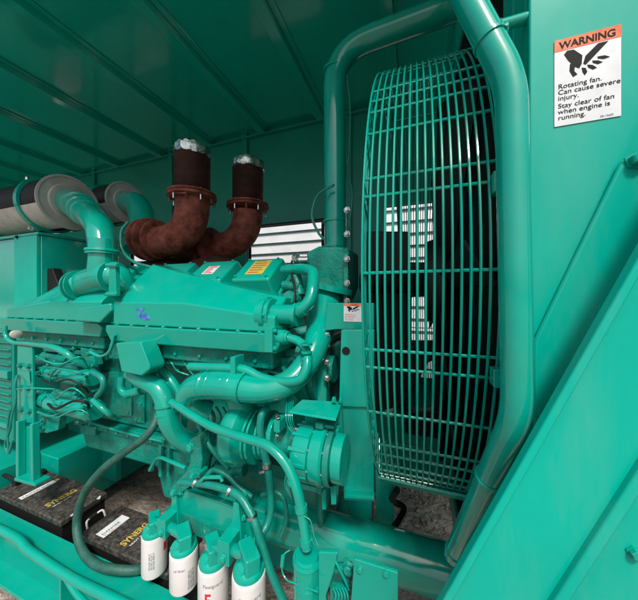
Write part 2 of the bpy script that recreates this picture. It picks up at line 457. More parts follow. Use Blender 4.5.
b = MB(); b.box(XR - .012, XR + .004, FY - FR_ - .006, FY - FR_ + .02, .17, .205); b.build('mounting_tab', 'paint', fg, .002)
b = MB(); b.box(XR - .012, XR + .004, FY - FR_ - .006, FY - FR_ + .02, -.15, -.12); b.build('mounting_tab', 'paint', fg, .002)
# solid lip under the guard
b = MB()
for k in range(28):
    a, a2 = R(-48 - k*3), R(-48 - (k+1)*3)
    pt = lambda an, r, x: Vector((x, FY - r*math.cos(an), FZ + r*math.sin(an)))
    b.hex8([pt(a, .762, XL), pt(a, .762, XR + .01), pt(a2, .762, XR + .01), pt(a2, .762, XL)], [pt(a, .756, XL), pt(a, .756, XR + .01), pt(a2, .756, XR + .01), pt(a2, .756, XL)])
b.build('guard_lip', 'sheet', fg)

# fan
fa = thing('cooling_fan', 'large black multi blade fan standing inside the round wire guard', 'fan', (.1, FY, FZ))
b = MB(); b.lathe((.045, FY, FZ), (1, 0, 0), [(0, .05), (.0, .17), (.06, .19), (.09, .17), (.09, .05)], 32); b.build('fan_hub', 'black', fa)
for k in range(9):
    a = 2*math.pi*k/9 + .35
    b = MB(); rows = []
    rad = Vector((0, math.cos(a), math.sin(a))); tan = Vector((0, -math.sin(a), math.cos(a)))
    for j in range(7):
        r = .17 + (.70 - .17) * j / 6; tw = R(50 - 18*j/6); wd = .10 + .05*j/6
        cc = Vector((.112, FY, FZ)) + rad * r
        dd = tan * math.cos(tw) + Vector((1, 0, 0)) * math.sin(tw)
        nn = dd.cross(rad) * .003
        h = min(wd, .026 / math.sin(tw))
        rows.append([cc - dd*h + nn, cc + nn*2.2, cc + dd*h + nn, cc + dd*h - nn, cc + nn*.2, cc - dd*h - nn])
    vv = [[b.bm.verts.new(p) for p in r_] for r_ in rows]
    for A, B in zip(vv, vv[1:]):
        for q in range(6): b.bm.faces.new([A[q], A[(q+1) % 6], B[(q+1) % 6], B[q]])
    b.bm.faces.new(vv[0]); b.bm.faces.new(vv[-1][::-1])
    b.build('fan_blade', 'black', fa)
# fan drive on the engine nose: dark casting that hides part of the openings
fd = thing('fan_drive', 'dark belt drive and bearing casting in front of the engine, inside the fan guard', 'fan drive', (-.1, 1.2, 0))
b = MB(); b.px([(366, 231), (409, 231), (409, 262), (440, 262), (440, 296), (411, 297), (411, 342), (413, 372), (410, 405), (366, 415)], 1.45, .25); b.build('bearing_casting', 'black', fd, .01)
b = MB(); b.px([(405, 341), (448, 341), (448, 358), (429, 362), (412, 392), (405, 392)], 1.40, .04); b.px([(405, 411), (448, 411), (448, 468), (405, 468)], 1.40, .05)
b.px([(432, 358), (450, 355), (450, 412), (434, 412)], 1.41, .03); b.build('support_arm', 'black', fd, .008)
b = MB(); b.cyl((-.24, FY, FZ), (.045, FY, FZ), .05); b.build('shaft', 'dark', fd)
b = MB(); b.tube([P(397, 490, 1.0), P(392, 500, 1.1), P(404, 508, 1.15), P(398, 522, 1.1), P(390, 532, 1.05)], .012, 8)
tag(b.build('rubber_cable', 'black'), 'black rubber cable hanging over the dirt below the fan guard', 'cable')

# guard pipe, right, with clamps
gpipe = thing('guard_pipe', 'bent teal steel pipe running vertically in front of the fan guard', 'pipe', tuple(P(455, 550, .56)))
rp = .0172
b = MB(); pts = [P(452, -30, .40), P(511, 82, .385), P(517.5, 415, .385), P(454, 556, .56)]
b.tube(pts, [rp, rp, rp, rp*.98], 28, fil=.035); b.build('pipe_run', 'gloss', gpipe)
def clamp(p, d, r, parent, wdt=.006, nm='pipe_clamp'):
    b = MB(); d = Vector(d).normalized(); b.lathe(p - d*wdt/2, d, [(0, r*1.0), (0, r*1.10), (wdt, r*1.10), (wdt, r*1.0)], 28); return b.build(nm, 'paint', parent)
d = (pts[3] - pts[2]); clamp(pts[2] + d*.34, d, rp, gpipe); clamp(pts[2] + d*.95, d, rp, gpipe)
d = pts[1] - pts[0]; clamp(pts[0] + d*.66, d, rp, gpipe, .004)
b = MB(); b.tube([pts[0] + d*.66 + Vector((.015, -.012, .005)), P(504, 42, .40), P(507, 28, .42), P(506, 20, .43)], .0022, 8); b.build('clamp_strap', 'paint', gpipe)
b = MB(); b.cyl(P(497, 27, .43), P(528, 18, .44), .0075, 12); b.lathe(P(497, 27, .43), (1, 0, .2), [(-.006, .009), (.004, .009)], 6); b.build('bolt', 'paint', gpipe)

# lower coolant pipe
cp = thing('lower_coolant_pipe', 'thick glossy teal pipe running along under the engine to the foot of the guard pipe', 'pipe', tuple(P(300, 520, .8)))
YQ = .97; zc_ = -.925*YQ; rq = .079*YQ
b = MB(); b.cyl((X(205, YQ), YQ, zc_), (X(452, YQ), YQ, zc_), rq, 40); b.build('pipe_run', 'gloss', cp)
clamp(Vector((X(262, YQ), YQ, zc_)), (1, 0, 0), rq*.96, cp, .012); 
b = MB(); b.lathe((X(452, YQ), YQ, zc_), (1, 0, 0), [(0, rq*.8), (.03, rq*.9), (.06, rq*.7)], 32); b.build('pipe_end', 'paint', cp)

# top coolant pipe
tp = thing('upper_coolant_pipe', 'teal pipe rising behind the guard and bending right below the ceiling', 'pipe', tuple(P(334, 250, 1.19)))
rt = .050
b = MB(); b.tube([P(335.5, 252, 1.19), P(334, 52, 1.19), P(470, 2, 1.19)], rt, 32, fil=.17); b.build('pipe_run', 'gloss', tp)
for yy in (72, 222, 247): clamp(P(334.5, yy, 1.19), (0, 0, 1), rt, tp, .008)
b = MB(); b.tube([P(334, 185, 1.10), P(318, 195, 1.12), P(312, 215, 1.12), P(318, 232, 1.12), P(325, 240, 1.13)], .006, 8)
tag(b.build('drain_hose', 'hose'), 'thin looped teal hose hanging beside the upper coolant pipe', 'hose')
b = MB(); b.tube([P(346, 70, 1.2), P(350, 110, 1.22), P(349, 150, 1.22), P(347, 170, 1.22), P(352, 195, 1.22), P(349, 225, 1.2), P(346, 245, 1.2)], .005, 8)
tag(b.build('wiring_loom', 'hose'), 'slim teal wiring loom running down the right side of the upper coolant pipe', 'wire')

# ================================================================== ENGINE
en = thing('engine', 'big teal painted V diesel engine filling the middle of the enclosure', 'engine', (-1.1, 1.19, -1.0))
b = MB(); b.box(-1.74, -.34, .97, 1.45, -.66, -.17); b.build('engine_block', 'cast', en, .012)
b = MB(); b.box(-1.76, -.32, .94, 1.47, -.705, -.665); b.build('pan_flange', 'cast', en, .006)
b = MB()
b.prism([(-1.74, .955, -.706), (-.34, .955, -.706), (-.34, .975, -.98), (-1.15, .975, -.98), (-1.19, .97, -.84), (-1.70, .96, -.83)], (0, .46, 0))
b.build('oil_pan', 'cast', en, .02)
b = MB()
for i in range(18): b.bolt(Vector((-1.72 + i*.078, .94, -.685)), (0, -1, 0), .007, .008)
b.build('bolt_row', 'paint', en)
# cover plates on the block side
for (a, q, y0, y1) in ((97, 131, 372, 415), (134, 144, 384, 422), (150, 178, 385, 425)):
    b = MB(); b.px([(a, y0), (q, y0), (q, y1 + 1.5), (a, y1)], .958, .011)
    o = b.build('cover_plate', 'cast', en, .004)
    b = MB()
    for u in (a + 2.5, q - 2.5):
        for v in (y0 + 3, (y0 + y1)/2, y1 - 3): b.bolt(P(u, v, .958), (0, -1, 0), .0055, .006)
    b.build('bolts', 'paint', o)
# ribs and pads between the flanges
b = MB()
for u in (158, 166, 200): b.px([(u, 445), (u + 3, 445.5), (u + 3, 478), (u, 477)], .935, .02)
b.px([(182, 438), (196, 440), (196, 455), (182, 453)], .925, .03); b.px([(80, 425), (95, 427), (95, 436), (80, 434)], .93, .03)
b.bolt(P(152, 468, .95), (0, -1, 0), .012, .012)
b.build('casting_rib', 'cast', en, .004)
# cylinder heads: row of lumps under the housings
for i in range(6):
    x = -1.98 + i*.27
    b = MB(); b.box(x, x + .235, .93, 1.10, -.33, -.20); b.box(x + .02, x + .20, .90, .93, -.31, -.23)
    o = b.build('cylinder_head', 'cast', en, .01)
    b = MB()
    for k in range(3): b.bolt(Vector((x + .04 + k*.07, .90, -.27)), (0, -1, 0), .009, .01)
    b.build('bolts', 'paint', o)
# ----- charge air housings
def housing(xa, xb, hi_right, Yf, label, z0_=-.005, zr=.165, ex=1.15, pk=1.0):
    """front face Yf; ridge high at one end"""
    n = 24
    b = MB(); rings = []
    for i in range(n + 1):
        t = i / n; x = xa + (xb - xa) * t
        s = t if hi_right else 1 - t
        zt = z0_ + zr * min(1, s / pk) ** ex           # ridge height
        zf = -.072 + .045 * min(1, s * 2)       # top of the upright face
        yr = Yf + .10 + .10 * s
        rings.append([b.bm.verts.new(v) for v in ((x, Yf + .012, -.125), (x, Yf + .012, zf), (x, yr, max(zt, zf + .01)), (x, yr + .16, max(zt, zf + .01) + .003), (x, yr + .22, -.125))])
    for A, B in zip(rings, rings[1:]):
        for k in range(5): b.bm.faces.new([A[k], A[(k+1) % 5], B[(k+1) % 5], B[k]])
    b.bm.faces.new(rings[0]); b.bm.faces.new(rings[-1][::-1])
    o = b.build('air_housing', 'paint', en, .007, label, ang=20)
    f = MB(); f.prism([(xa - .03, Yf, -.150), (xa - .012, Yf - .012, -.126), (xb + .012, Yf - .012, -.126), (xb + .03, Yf, -.150), (xb + .01, Yf, -.195), (xa, Yf, -.195)], (0, .34, 0))
    f.build('housing_flange', 'paint', o, .006)
    f = MB()
    for i in range(9):
        x = xa + .05 + (xb - xa - .1) * i / 8
        f.bolt(Vector((x, Yf - .002, -.128)), (0, -.5, 1), .0065, .008)
    f.build('bolt_row', 'paint', o)
    f = MB(); f.box(xa + .03, xb - .02, Yf + .035, Yf + .33, -.262, -.196); f.box(xa + .06, xb - .05, Yf + .05, Yf + .3, -.29, -.2625)
    f.build('housing_base', 'cast', o, .01)
    f = MB()
    for i in range(6): f.bolt(Vector((xa + .09 + (xb - xa - .18) * i / 5, Yf + .035, -.232)), (0, -1, 0), .007, .008)
    f.build('bolt_row', 'paint', o)
    return o
hr = housing(X(110, .80), X(273, .80), False, .80, 'long right hand housing with a small blue mark')
hl = housing(X(3.5, .85), X(98, .85), True, .85, 'left hand housing tapering down to the left', -.05, .215, 1.0, .58)
b = MB(); b.px([(76, 308), (110, 303), (111, 311), (99, 323), (73, 321)], .80, .05); b.build('housing_box', 'paint', hl, .008)
# blue mark
b = MB(); Ym = .8115
b.px([(135.5, 308), (144, 307.6), (144, 309.5), (139.5, 314.2), (143, 314.2), (146.5, 313.4), (150.5, 319.6), (144, 320), (140, 317.5), (136, 316), (141, 309.8), (135.5, 310)], Ym - .0008, .0012)
b.build('blue_mark', 'blue', hr)
# end flange discs and connector
b = MB()
pA = Vector((X(262, .86), .86, Z(314, 268, .86)))
b.lathe(pA, (1, 0, 0), [(0, .055), (.018, .055), (.018, .062), (.034, .062), (.036, .055), (.05, .055), (.05, .035), (.13, .035), (.13, .041), (.145, .041)], 28)
o = b.build('end_flange', 'paint', hr)
b = MB()
for k in range(6): b.bolt(pA + Vector((.034, .054*math.cos(k*1.047), .054*math.sin(k*1.047))), (1, 0, 0), .006, .008)
b.build('bolts', 'paint', o)
b = MB()
pB = Vector((X(273, .82), .82, Z(337, 277, .82)))
b.box(pB.x - .01, pB.x + .02, .78, .87, pB.z - .045, pB.z + .035); b.lathe(pB, (1, 0, 0), [(.02, .026), (.05, .026), (.05, .022), (.06, .022)], 20)
b.bolt(pB + Vector((.02, -.03, -.033)), (1, 0, 0), .007, .01); b.bolt(pB + Vector((.02, -.03, .025)), (1, 0, 0), .007, .01)
b.build('outlet_boss', 'paint', hr, .006)
# ----- intake T
b = MB(); Yt = .92
b.tube([P(103, 240, Yt), P(103, 262, Yt), P(102, 280, Yt)], [.060, .062, .066], 28)
b.tube([P(76, 286, Yt - .03), P(84, 284, Yt - .01), P(96, 280, Yt), P(108, 277, Yt), P(120, 279, Yt + .02), P(132, 290, Yt + .05)], [.062, .066, .070, .070, .062, .03], 28)
o = b.build('intake_tee', 'gloss', en)
b = MB(); b.lathe(P(103, 252, Yt), (0, 0, -1), [(-.012, .060), (-.012, .074), (.0, .077), (.0, .072), (.012, .074), (.014, .062)], 32); b.build('flange_ring', 'paint', o)
for u, v, w_ in ((77, 286, .010), (81, 285, .008), (113, 277, .012)):
    b = MB(); b.lathe(P(u, v, Yt - (.02 if u < 90 else 0)), (1, 0, 0), [(0, .05), (0, .078), (w_, .078), (w_, .05)], 32); b.build('clamp_band', 'paint', o)
b = MB(); b.px([(109, 262), (115, 262), (116, 296), (108, 296)], Yt - .125, .02)
for v in (265, 294): b.cyl(P(107, v, Yt - .125), P(118, v, Yt - .125), .010, 10)
b.build('clamp_bolt', 'paint', o, .003)
# ----- rocker covers, bank tilted towards the camera
tilt = R(38)
def rocker(xa, xb, lab=None):
    yv = Vector((0, math.cos(tilt), math.sin(tilt))); nv = Vector((0, -math.sin(tilt), math.cos(tilt)))
    o0 = Vector((0, .985, .072))
    def q(x, u, h, k=0): return Vector((x, 0, 0)) + o0 + yv*u + nv*h
    b = MB(); Wd = .175
    b.hex8([q(xa, 0, 0), q(xb, 0, 0), q(xb, Wd, 0), q(xa, Wd, 0)], [q(xa - .012, -.012, -.085), q(xb + .012, -.012, -.085), q(xb + .012, Wd + .012, -.085), q(xa - .012, Wd + .012, -.085)])
    o = b.build('rocker_cover', 'paint', en, .012)
    b = MB(); b.hex8([q(xa - .022, -.022, -.086), q(xb + .022, -.022, -.086), q(xb + .022, Wd + .02, -.086), q(xa - .022, Wd + .02, -.086)], [q(xa - .022, -.022, -.1), q(xb + .022, -.022, -.1), q(xb + .022, Wd + .02, -.1), q(xa - .022, Wd + .02, -.1)])
    b.build('cover_flange', 'paint', o, .003)
    b = MB()
    for u in (.018, Wd - .018):
        for x in (xa + .018, xb - .018): b.bolt(q(x, u, .0), nv, .006, .008)
    b.build('bolts', 'paint', o)
    if lab:
        a, c_, u0, u1, mm = lab
        b = MB(); b.hex8([q(xa + a, u0, .001), q(xa + c_, u0, .001), q(xa + c_, u1, .001), q(xa + a, u1, .001)], [q(xa + a, u0, .002), q(xa + c_, u0, .002), q(xa + c_, u1, .002), q(xa + a, u1, .002)])
        lb = b.build('label_plate', mm, o)
        b = MB(); nline = 6
        for i in range(nline):
            u = u0 + (u1 - u0) * (i + .6) / nline; ext = random.uniform(.6, .92)
            x_s, x_e = xa + a + (c_-a)*.1, xa + a + (c_-a)*ext
            b.hex8([q(x_s, u, .0022), q(x_e, u, .0022), q(x_e, u + .006, .0022), q(x_s, u + .006, .0022)], [q(x_s, u, .0026), q(x_e, u, .0026), q(x_e, u + .006, .0026), q(x_s, u + .006, .0026)])
        b.build('print_lines', 'red', lb)
    return o
rocker(-.765, -.575, (.055, .145, .035, .15, 'ylabel'))
rocker(-1.03, -.825, (.07, .135, .05, .12, 'decal'))
rocker(-1.30, -1.09); rocker(-1.56, -1.35); rocker(-1.82, -1.61)
# valley clutter: second bank heads, dark in shadow
b = MB(); b.box(-1.8, -.5, 1.17, 1.50, -.16, .02); b.build('valley_cover', 'cast', en, .01)
for i in range(5):
    b = MB(); x = -1.78 + i*.265; b.box(x, x + .2, 1.50, 1.68, .0, .13); b.build('rocker_cover', 'paint', en, .012)

# ----- junction box below housing with conduit
b = MB(); b.px([(115, 343), (140, 341.5), (149, 365), (149, 370), (141, 376), (121, 372)], .74, .07); b.build('junction_box', 'paint', en, .006)
def etube(name, pts, r, m='gloss', parent=en, seg=16, **k):
    b = MB(); b.tube([P(*p) for p in pts], r, seg, **k); return b.build(name, m, parent)
def tb(p0, r): return r
etube('oil_tube', [(132, 372, .80), (141, 378, .80), (158, 388, .80), (165, 402, .80), (168, 420, .80), (178, 436, .83), (196, 446, .88)], [.034, .036, .036, .036, .036, .037, .04])
for v in (404, 412): 
    b = MB(); b.lathe(P(166, v, .80), (.1, 0, -1), [(0, .030), (0, .041), (.006, .041), (.006, .03)], 24); b.build('clamp_band', 'paint', en)
etube('oil_tube', [(150, 350, .86), (160, 368, .86), (174, 385, .86), (184, 405, .88), (182, 428, .9)], .020)
etube('pipe_elbow', [(122, 376, .87), (121, 388, .87), (126, 394, .87), (140, 391, .87), (150, 388, .87)], .016)
etube('pipe_fitting', [(128, 394, .86), (142, 390, .86)], .021)
# ----- small bore coolant tubes
etube('coolant_tube', [(190, 366.5, .76), (230, 368, .76), (246, 370, .76), (262, 378, .76), (284, 382, .76), (300, 379, .76), (307, 366, .77), (306, 350, .80), (298, 341, .82), (284, 337, .82)], .0150)
b = MB(); b.px([(230, 357), (235, 357), (235, 375), (230, 375)], .735, .05); b.build('tube_bracket', 'paint', en, .002)
etube('coolant_tube', [(288, 314, .86), (300, 310, .86), (310, 300, .87), (313, 285, .90), (312, 272, .95), (300, 269, 1.0), (284, 270, 1.05)], .0215)
clp = MB(); clp.lathe(P(300, 310, .86), (1, 0, .6), [(-.012, .024), (-.012, .027), (.012, .027), (.012, .024)], 20); clp.build('clamp_band', 'paint', en)
for v in (344, 352, 358, 366):
    b = MB(); b.lathe(P(306.5, v, .785), (0, 0, 1), [(-.003, .014), (-.003, .0185), (.003, .0185), (.003, .014)], 16); b.build('clamp_band', 'paint', en)
# ----- big crossover hose
etube('crossover_hose', [(208, 412, .82), (196, 408, .79), (189, 398, .77), (195, 388, .76), (212, 385, .75), (238, 387, .75), (264, 390, .76), (288, 383, .79), (305, 366, .84), (316, 345, .90), (322, 322, .98), (326, 300, 1.05)],
      [.042, .043, .045, .046, .047, .047, .040, .040, .041, .046, .056, .064], seg=28)
for u, v in ((206, 385), (213, 385), (220, 385.5), (227, 386), (234, 386.5)):
    b = MB(); b.lathe(P(u, v, .75), (1, 0, -.06), [(-.010, .045), (-.002, .0485), (.006, .045)], 28); b.build('hose_rib', 'paint', en)
b = MB(); b.lathe(P(244, 387.5, .75), (1, 0, -.08), [(-.005, .040), (-.005, .0505), (.005, .0505), (.005, .04)], 28); b.build('clamp_band', 'paint', en)
b = MB(); b.lathe(P(330, 290, 1.07), (.25, 0, 1), [(0, .07), (0, .095), (.02, .095), (.02, .07)], 28); b.build('flange_ring', 'paint', en)
# ----- thermostat housing
b = MB(); b.px([(306, 252), (318, 246), (349, 247), (349, 286), (343, 302), (326, 302), (316, 290), (306, 275)], 1.08, .2); b.build('thermostat_housing', 'cast', en, .012)
b = MB(); b.px([(343.2, 254), (348, 254), (348, 306), (343.2, 305)], 1.05, .03); b.build('gasket_flange', 'cast', en, .003)
b = MB()
for v in (210, 234, 259, 283, 301): b.bolt(P(347, v, 1.045), (0, -1, 0), .010, .012)
b.build('bolts', 'steel', en)
b = MB(); b.tube([P(306, 260, 1.06), P(299, 259, 1.05), P(293, 260, 1.04), P(291, 266, 1.03), P(292, 275, 1.0), P(295, 290, .95), P(293, 318, .9)], .0045, 8)
b.build('sensor_wire', 'black', en)
b = MB(); b.cyl(P(295, 260, 1.05), P(308, 260, 1.06), .016, 10); b.bolt(P(298, 258, 1.035), (-1, 0, 0), .018, .02); b.build('sensor', 'steel', en, .001)
b = MB(); b.cyl(P(288, 298, .95), P(296, 300, 1.0), .03); b.cyl(P(283, 285, 1.0), P(300, 287, 1.0), .018); b.cyl(P(296, 276, 1.02), P(300, 296, 1.0), .022)
b.build('fitting', 'cast', en, .002)

# ----- front plates between engine and guard
fp = thing('fan_support', 'tall teal fan support plate with a black disc for a round hole, between engine and guard', 'support plate', tuple(P(350, 500, .85)))
Yp = .80
b = MB(); b.px([(341, 330), (374, 330), (374, 502), (344, 500), (339, 400)], Yp, .02); o = b.build('support_plate', 'sheet', fp, .003)
b = MB(); hp = P(346, 351, Yp); b.cyl(hp - Vector((0, .0012, 0)), hp + Vector((0, .001, 0)), .0125, 24); b.build('hole_dark_disc', 'black', o)  # plate is not pierced: black disc paints the dark inside of the hole
b = MB(); b.px([(327, 303), (374, 303), (374, 329.5), (336, 329.5), (324, 331)], .90, .02); b.build('upper_plate', 'paint', fp, .003)
b = MB(); b.px([(343, 405), (373, 406), (373, 407.5), (343, 406.5)], Yp - .008, .008); b.px([(344, 495), (374, 497), (374, 500), (344, 498)], Yp - .02, .02); b.build('plate_ledge', 'paint', fp, .001)
b = MB(); b.px([(346, 500), (372, 500), (372, 560), (350, 560)], 1.07, .05); b.px([(375, 470), (393, 480), (394, 560), (377, 560)], 1.09, .10); b.build('support_leg', 'sheet', fp, .004)
dd = decal(fp, X(343.5, .895), X(363, .895), Z(321.5, 344, .895), Z(303.5, 344, .895), .899, False)
# backing steelwork left of the guard, hub wheel
b = MB(); b.lathe(P(306, 366, .98), (1, 0, 0), [(0, .13), (.05, .13), (.05, .12), (.07, .12), (.07, .05), (.12, .05)], 36); b.build('fan_pulley', 'cast', en)
b = MB(); b.px([(304, 333), (310, 328), (323, 328), (327, 334), (326, 440), (304, 440)], .92, .04); b.build('front_bracket', 'paint', en, .004)
for v in (335, 345, 362, 378):
    b = MB(); b.bolt(P(327, v, .91), (0, -1, 0), .009, .01); b.build('bolt', 'steel', en)
b = MB(); b.box(-.34, -.31, .92, 1.45, -.90, -.2); b.build('front_gear_case', 'cast', en, .02)

# ----- water pump volute and drive
pw = P(243, 432, .82)
b = MB(); b.lathe(pw + Vector((-.06, 0, 0)), (1, 0, 0), [(0, .03), (.0, .05), (.012, .080), (.03, .102), (.055, .110), (.08, .104), (.095, .085), (.10, .06)], 40)
b.tube([pw + Vector((-.005, 0, .08)), pw + Vector((-.02, -.01, .14)), pw + Vector((-.06, -.02, .17))], [.045, .042, .040], 20)
o = b.build('water_pump', 'paint', en)
for i, (u, r) in enumerate(((255, .094), (259, .094), (265, .080), (269, .080))):
    b = MB(); b.lathe(P(u, 434, .84), (1, 0, 0), [(0, .04), (0, r), (.008, r), (.008, .04)], 36); b.build('pump_flange', 'paint', o)
b = MB(); b.lathe(P(262, 436, .84), (1, 0, 0), [(0, .055), (.05, .05), (.12, .045), (.20, .045)], 28); b.build('pump_body', 'cast', o)
b = MB(); b.lathe(P(277, 432, .83), (1, 0, .05), [(-.008, .045), (-.008, .062), (.008, .062), (.008, .045)], 24); b.box(P(277, 420, .76).x - .01, P(277, 420, .76).x + .012, .755, .80, Z(430, 277, .77), Z(418, 277, .77)); b.build('clamp_band', 'paint', o, .002)
b = MB(); b.bolt(P(278, 418, .76), (0, -.4, 1), .006, .012); b.build('bolt', 'steel', o)
etube('hose_loop', [(268, 408, .80), (262, 414, .77), (260, 430, .765), (263, 448, .77), (268, 470, .78), (271, 500, .78), (268, 522, .76), (258, 540, .72)], .0125, 'hose')
b = MB(); b.lathe(P(267, 465, .775), (.1, 0, -1), [(-.006, .012), (-.006, .016), (.006, .016), (.006, .012)], 14); b.build('clamp_band', 'steel', en)

# ----- alternator
Ya = .70
al0 = P(298, 449, Ya); ra_ = .098
ALT0 = set(bpy.data.objects)
b = MB(); b.lathe(al0, (1, 0, 0), [(0, .05), (.002, .082), (.010, .092), (.030, .095), (.078, .095), (.082, .088)], 40)
al = b.build('alternator', 'paint', en)
b = MB(); b.lathe(al0 + Vector((.083, 0, 0)), (1, 0, 0), [(0, .085), (.0, .089), (.006, .089), (.006, .100), (.05, .102), (.058, .095), (.064, .07)], 40); b.build('end_housing', 'paint', al)
b = MB()
for k in range(12):
    a = k*math.pi/6; b.box(-.002, .076, -.006, .006, .093, .099, Matrix.Translation(al0) @ Matrix.Rotation(a, 4, 'X'))
b.build('cooling_fin', 'paint', al, .001)
b = MB()
for k in range(8):
    a = k*math.pi/4 + .2; b.cyl(al0 + Vector((-.004, .088*math.cos(a), .088*math.sin(a))), al0 + Vector((.15, .088*math.cos(a), .088*math.sin(a))), .005, 8)
b.build('through_bolt', 'steel', al)
b = MB(); b.lathe(al0 + Vector((.135, 0, 0)), (1, 0, 0), [(.0, .03), (0, .05), (.012, .05), (.02, .078), (.032, .078), (.034, .066), (.037, .066), (.040, .082), (.080, .082), (.084, .07), (.078, .03)], 40); b.build('pulley', 'paint', al)
b = MB()
for k in range(10):
    a = k*math.pi/5; b.box(.120, .134, -.012, .012, .035, .085, Matrix.Translation(al0) @ Matrix.Rotation(a, 4, 'X'))
b.build('fan_vane', 'black', al, .001)
b = MB()
x0 = al0.x + .09; b.box(x0, x0 + .04, Ya - .03, Ya + .04, al0.z + .10, al0.z + .128); b.box(x0 + .01, x0 + .085, Ya - .02, Ya + .01, al0.z + .105, al0.z + .12)
b.box(x0, x0 + .03, Ya - .02, Ya + .03, al0.z - .14, al0.z - .10); b.build('adjuster_lug', 'cast', al, .006)
b = MB(); b.lathe(al0 + Vector((.148, .0, 0)), (1, 0, 0), [(0, .092), (0, .096), (.022, .096), (.022, .092)], 40, caps=False)
b.build('drive_belt', 'hose', al)
bpy.context.view_layer.update()
for o_ in set(bpy.data.objects) - ALT0:
    o_.data.transform(Matrix.Translation(al0) @ Matrix.Diagonal((.64, .74, .74, 1)) @ Matrix.Translation(-al0))
b = MB(); b.hex8([P(289, 411, .66), P(336, 419, .66), P(342, 402, .78), P(302, 399.5, .78)], [p - Vector((0, 0, .006)) for p in (P(289, 411, .66), P(336, 419, .66), P(342, 402, .78), P(302, 399.5, .78))])
sh = b.build('belt_shield', 'sheet', en, .001)
b = MB(); b.bolt(P(334, 401, .75), (0, 0, 1), .006, .01); b.bolt(P(341, 402, .76), (0, 0, 1), .006, .01); b.build('bolts', 'paint', sh)
b = MB(); b.px([(305, 414), (320, 416), (319, 436), (306, 434)], .73, .03); b.px([(336, 404), (341, 404), (343, 440), (338, 440)], .76, .02)
b.px([(318, 428), (338, 430), (338, 436), (318, 434)], .71, .03); b.px([(320, 420), (336, 423), (337, 425), (320, 423)], .74, .03); b.build('alternator_bracket', 'paint', en, .003)
b = MB(); b.px([(300, 484), (326, 490), (326, 510), (322, 510), (321, 494), (300, 489)], .72, .03); b.px([(330, 486), (337, 486), (336, 505), (331, 505)], .70, .02); b.build('lower_bracket', 'paint', en, .002)
# thin control wires behind the shield
for i, dx in enumerate((0, 2.2, 4, 6)):
    b = MB(); b.tube([P(300 + dx, 372, .90), P(290 + dx, 392, .84), P(286 + dx, 412, .74), P(289 + dx, 428, .73), P(300 + dx*.6, 438, .72), P(309, 441, .70)], .0018, 6); b.build('control_wire', 'paint', en)
for i in range(3):
    b = MB(); b.tube([P(283, 455, .80), P(287 + i*2, 470, .78), P(285 + i*2, 485, .77), P(292, 500, .76)], .003, 6); b.build('control_wire', 'hose', en)

# ----- mount bracket low in the middle
b = MB()
b.px([(189, 440), (200, 434), (202, 460), (199, 478), (188, 484), (182, 480), (190, 462)], .80, .05)
b.px([(170, 488), (188, 470), (199, 474), (199, 480), (178, 496), (168, 497)], .78, .05)
b.px([(178, 485), (200, 470), (216, 452), (219, 456), (204, 478), (184, 490)], .86, .03)
o = b.build('mount_bracket', 'cast', en, .005)
b = MB(); b.bolt(P(191, 447, .80), (0, -1, 0), .014, .012); b.bolt(P(193, 476, .78), (0, -1, 0), .009, .01); b.bolt(P(174, 492, .78), (0, -1, 0), .009, .01); b.build('bolts', 'paint', o)
b = MB(); b.lathe(P(205, 452, .92), (1, 0, 0), [(-.05, .02), (-.05, .055), (.05, .06), (.10, .045)], 28); b.cyl(P(200, 470, .88), P(245, 470, .88), .02); b.build('oil_pump_cover', 'cast', en)
etube('oil_line', [(181, 482, .72), (205, 484, .70), (222, 488, .69), (238, 495, .68), (248, 508, .67), (256, 525, .66), (262, 545, .66), (272, 575, .66), (290, 615, .66)], .0110, 'hose')
b = MB(); b.tube([P(200, 482, .70), P(205, 477, .69), P(221, 477, .69), P(222, 481, .69)], .006, 8, cr=False); b.build('valve_handle', 'paint', en)
b = MB(); b.cyl(P(253, 543, .70), P(262, 540, .71), .013, 12); b.bolt(P(255, 543, .69), (-.8, -.6, 0), .014, .016); b.build('fitting', 'paint', en)
etube('oil_line', [(150, 470, .90), (158, 458, .89), (172, 462, .86), (186, 468, .84)], .008)
etube('oil_line', [(205, 478, .80), (214, 470, .84), (228, 476, .86), (240, 488, .86), (252, 497, .86)], .010, 'hose')
etube('oil_line', [(262, 495, .84), (275, 492, .84), (284, 500, .84), (286, 520, .84), (280, 538, .84)], .008, 'hose')
etube('fuel_line', [(96, 424, .925), (130, 434, .925), (165, 442, .925)], .006)
etube('fuel_line', [(196, 420, .86), (206, 440, .84), (214, 452, .84), (228, 468, .86)], .009, 'hose')
for u, v, Y_ in ((196, 483, .705), (230, 491, .685), (252, 516, .665), (263, 470, .775), (270, 512, .775)):
    b = MB(); b.lathe(P(u, v, Y_), (.4, 0, -1) if v > 500 or u > 260 else (1, 0, -.35), [(-.004, .011), (-.004, .0155), (.004, .0155), (.004, .011)], 14); b.build('clamp_band', 'steel', en)
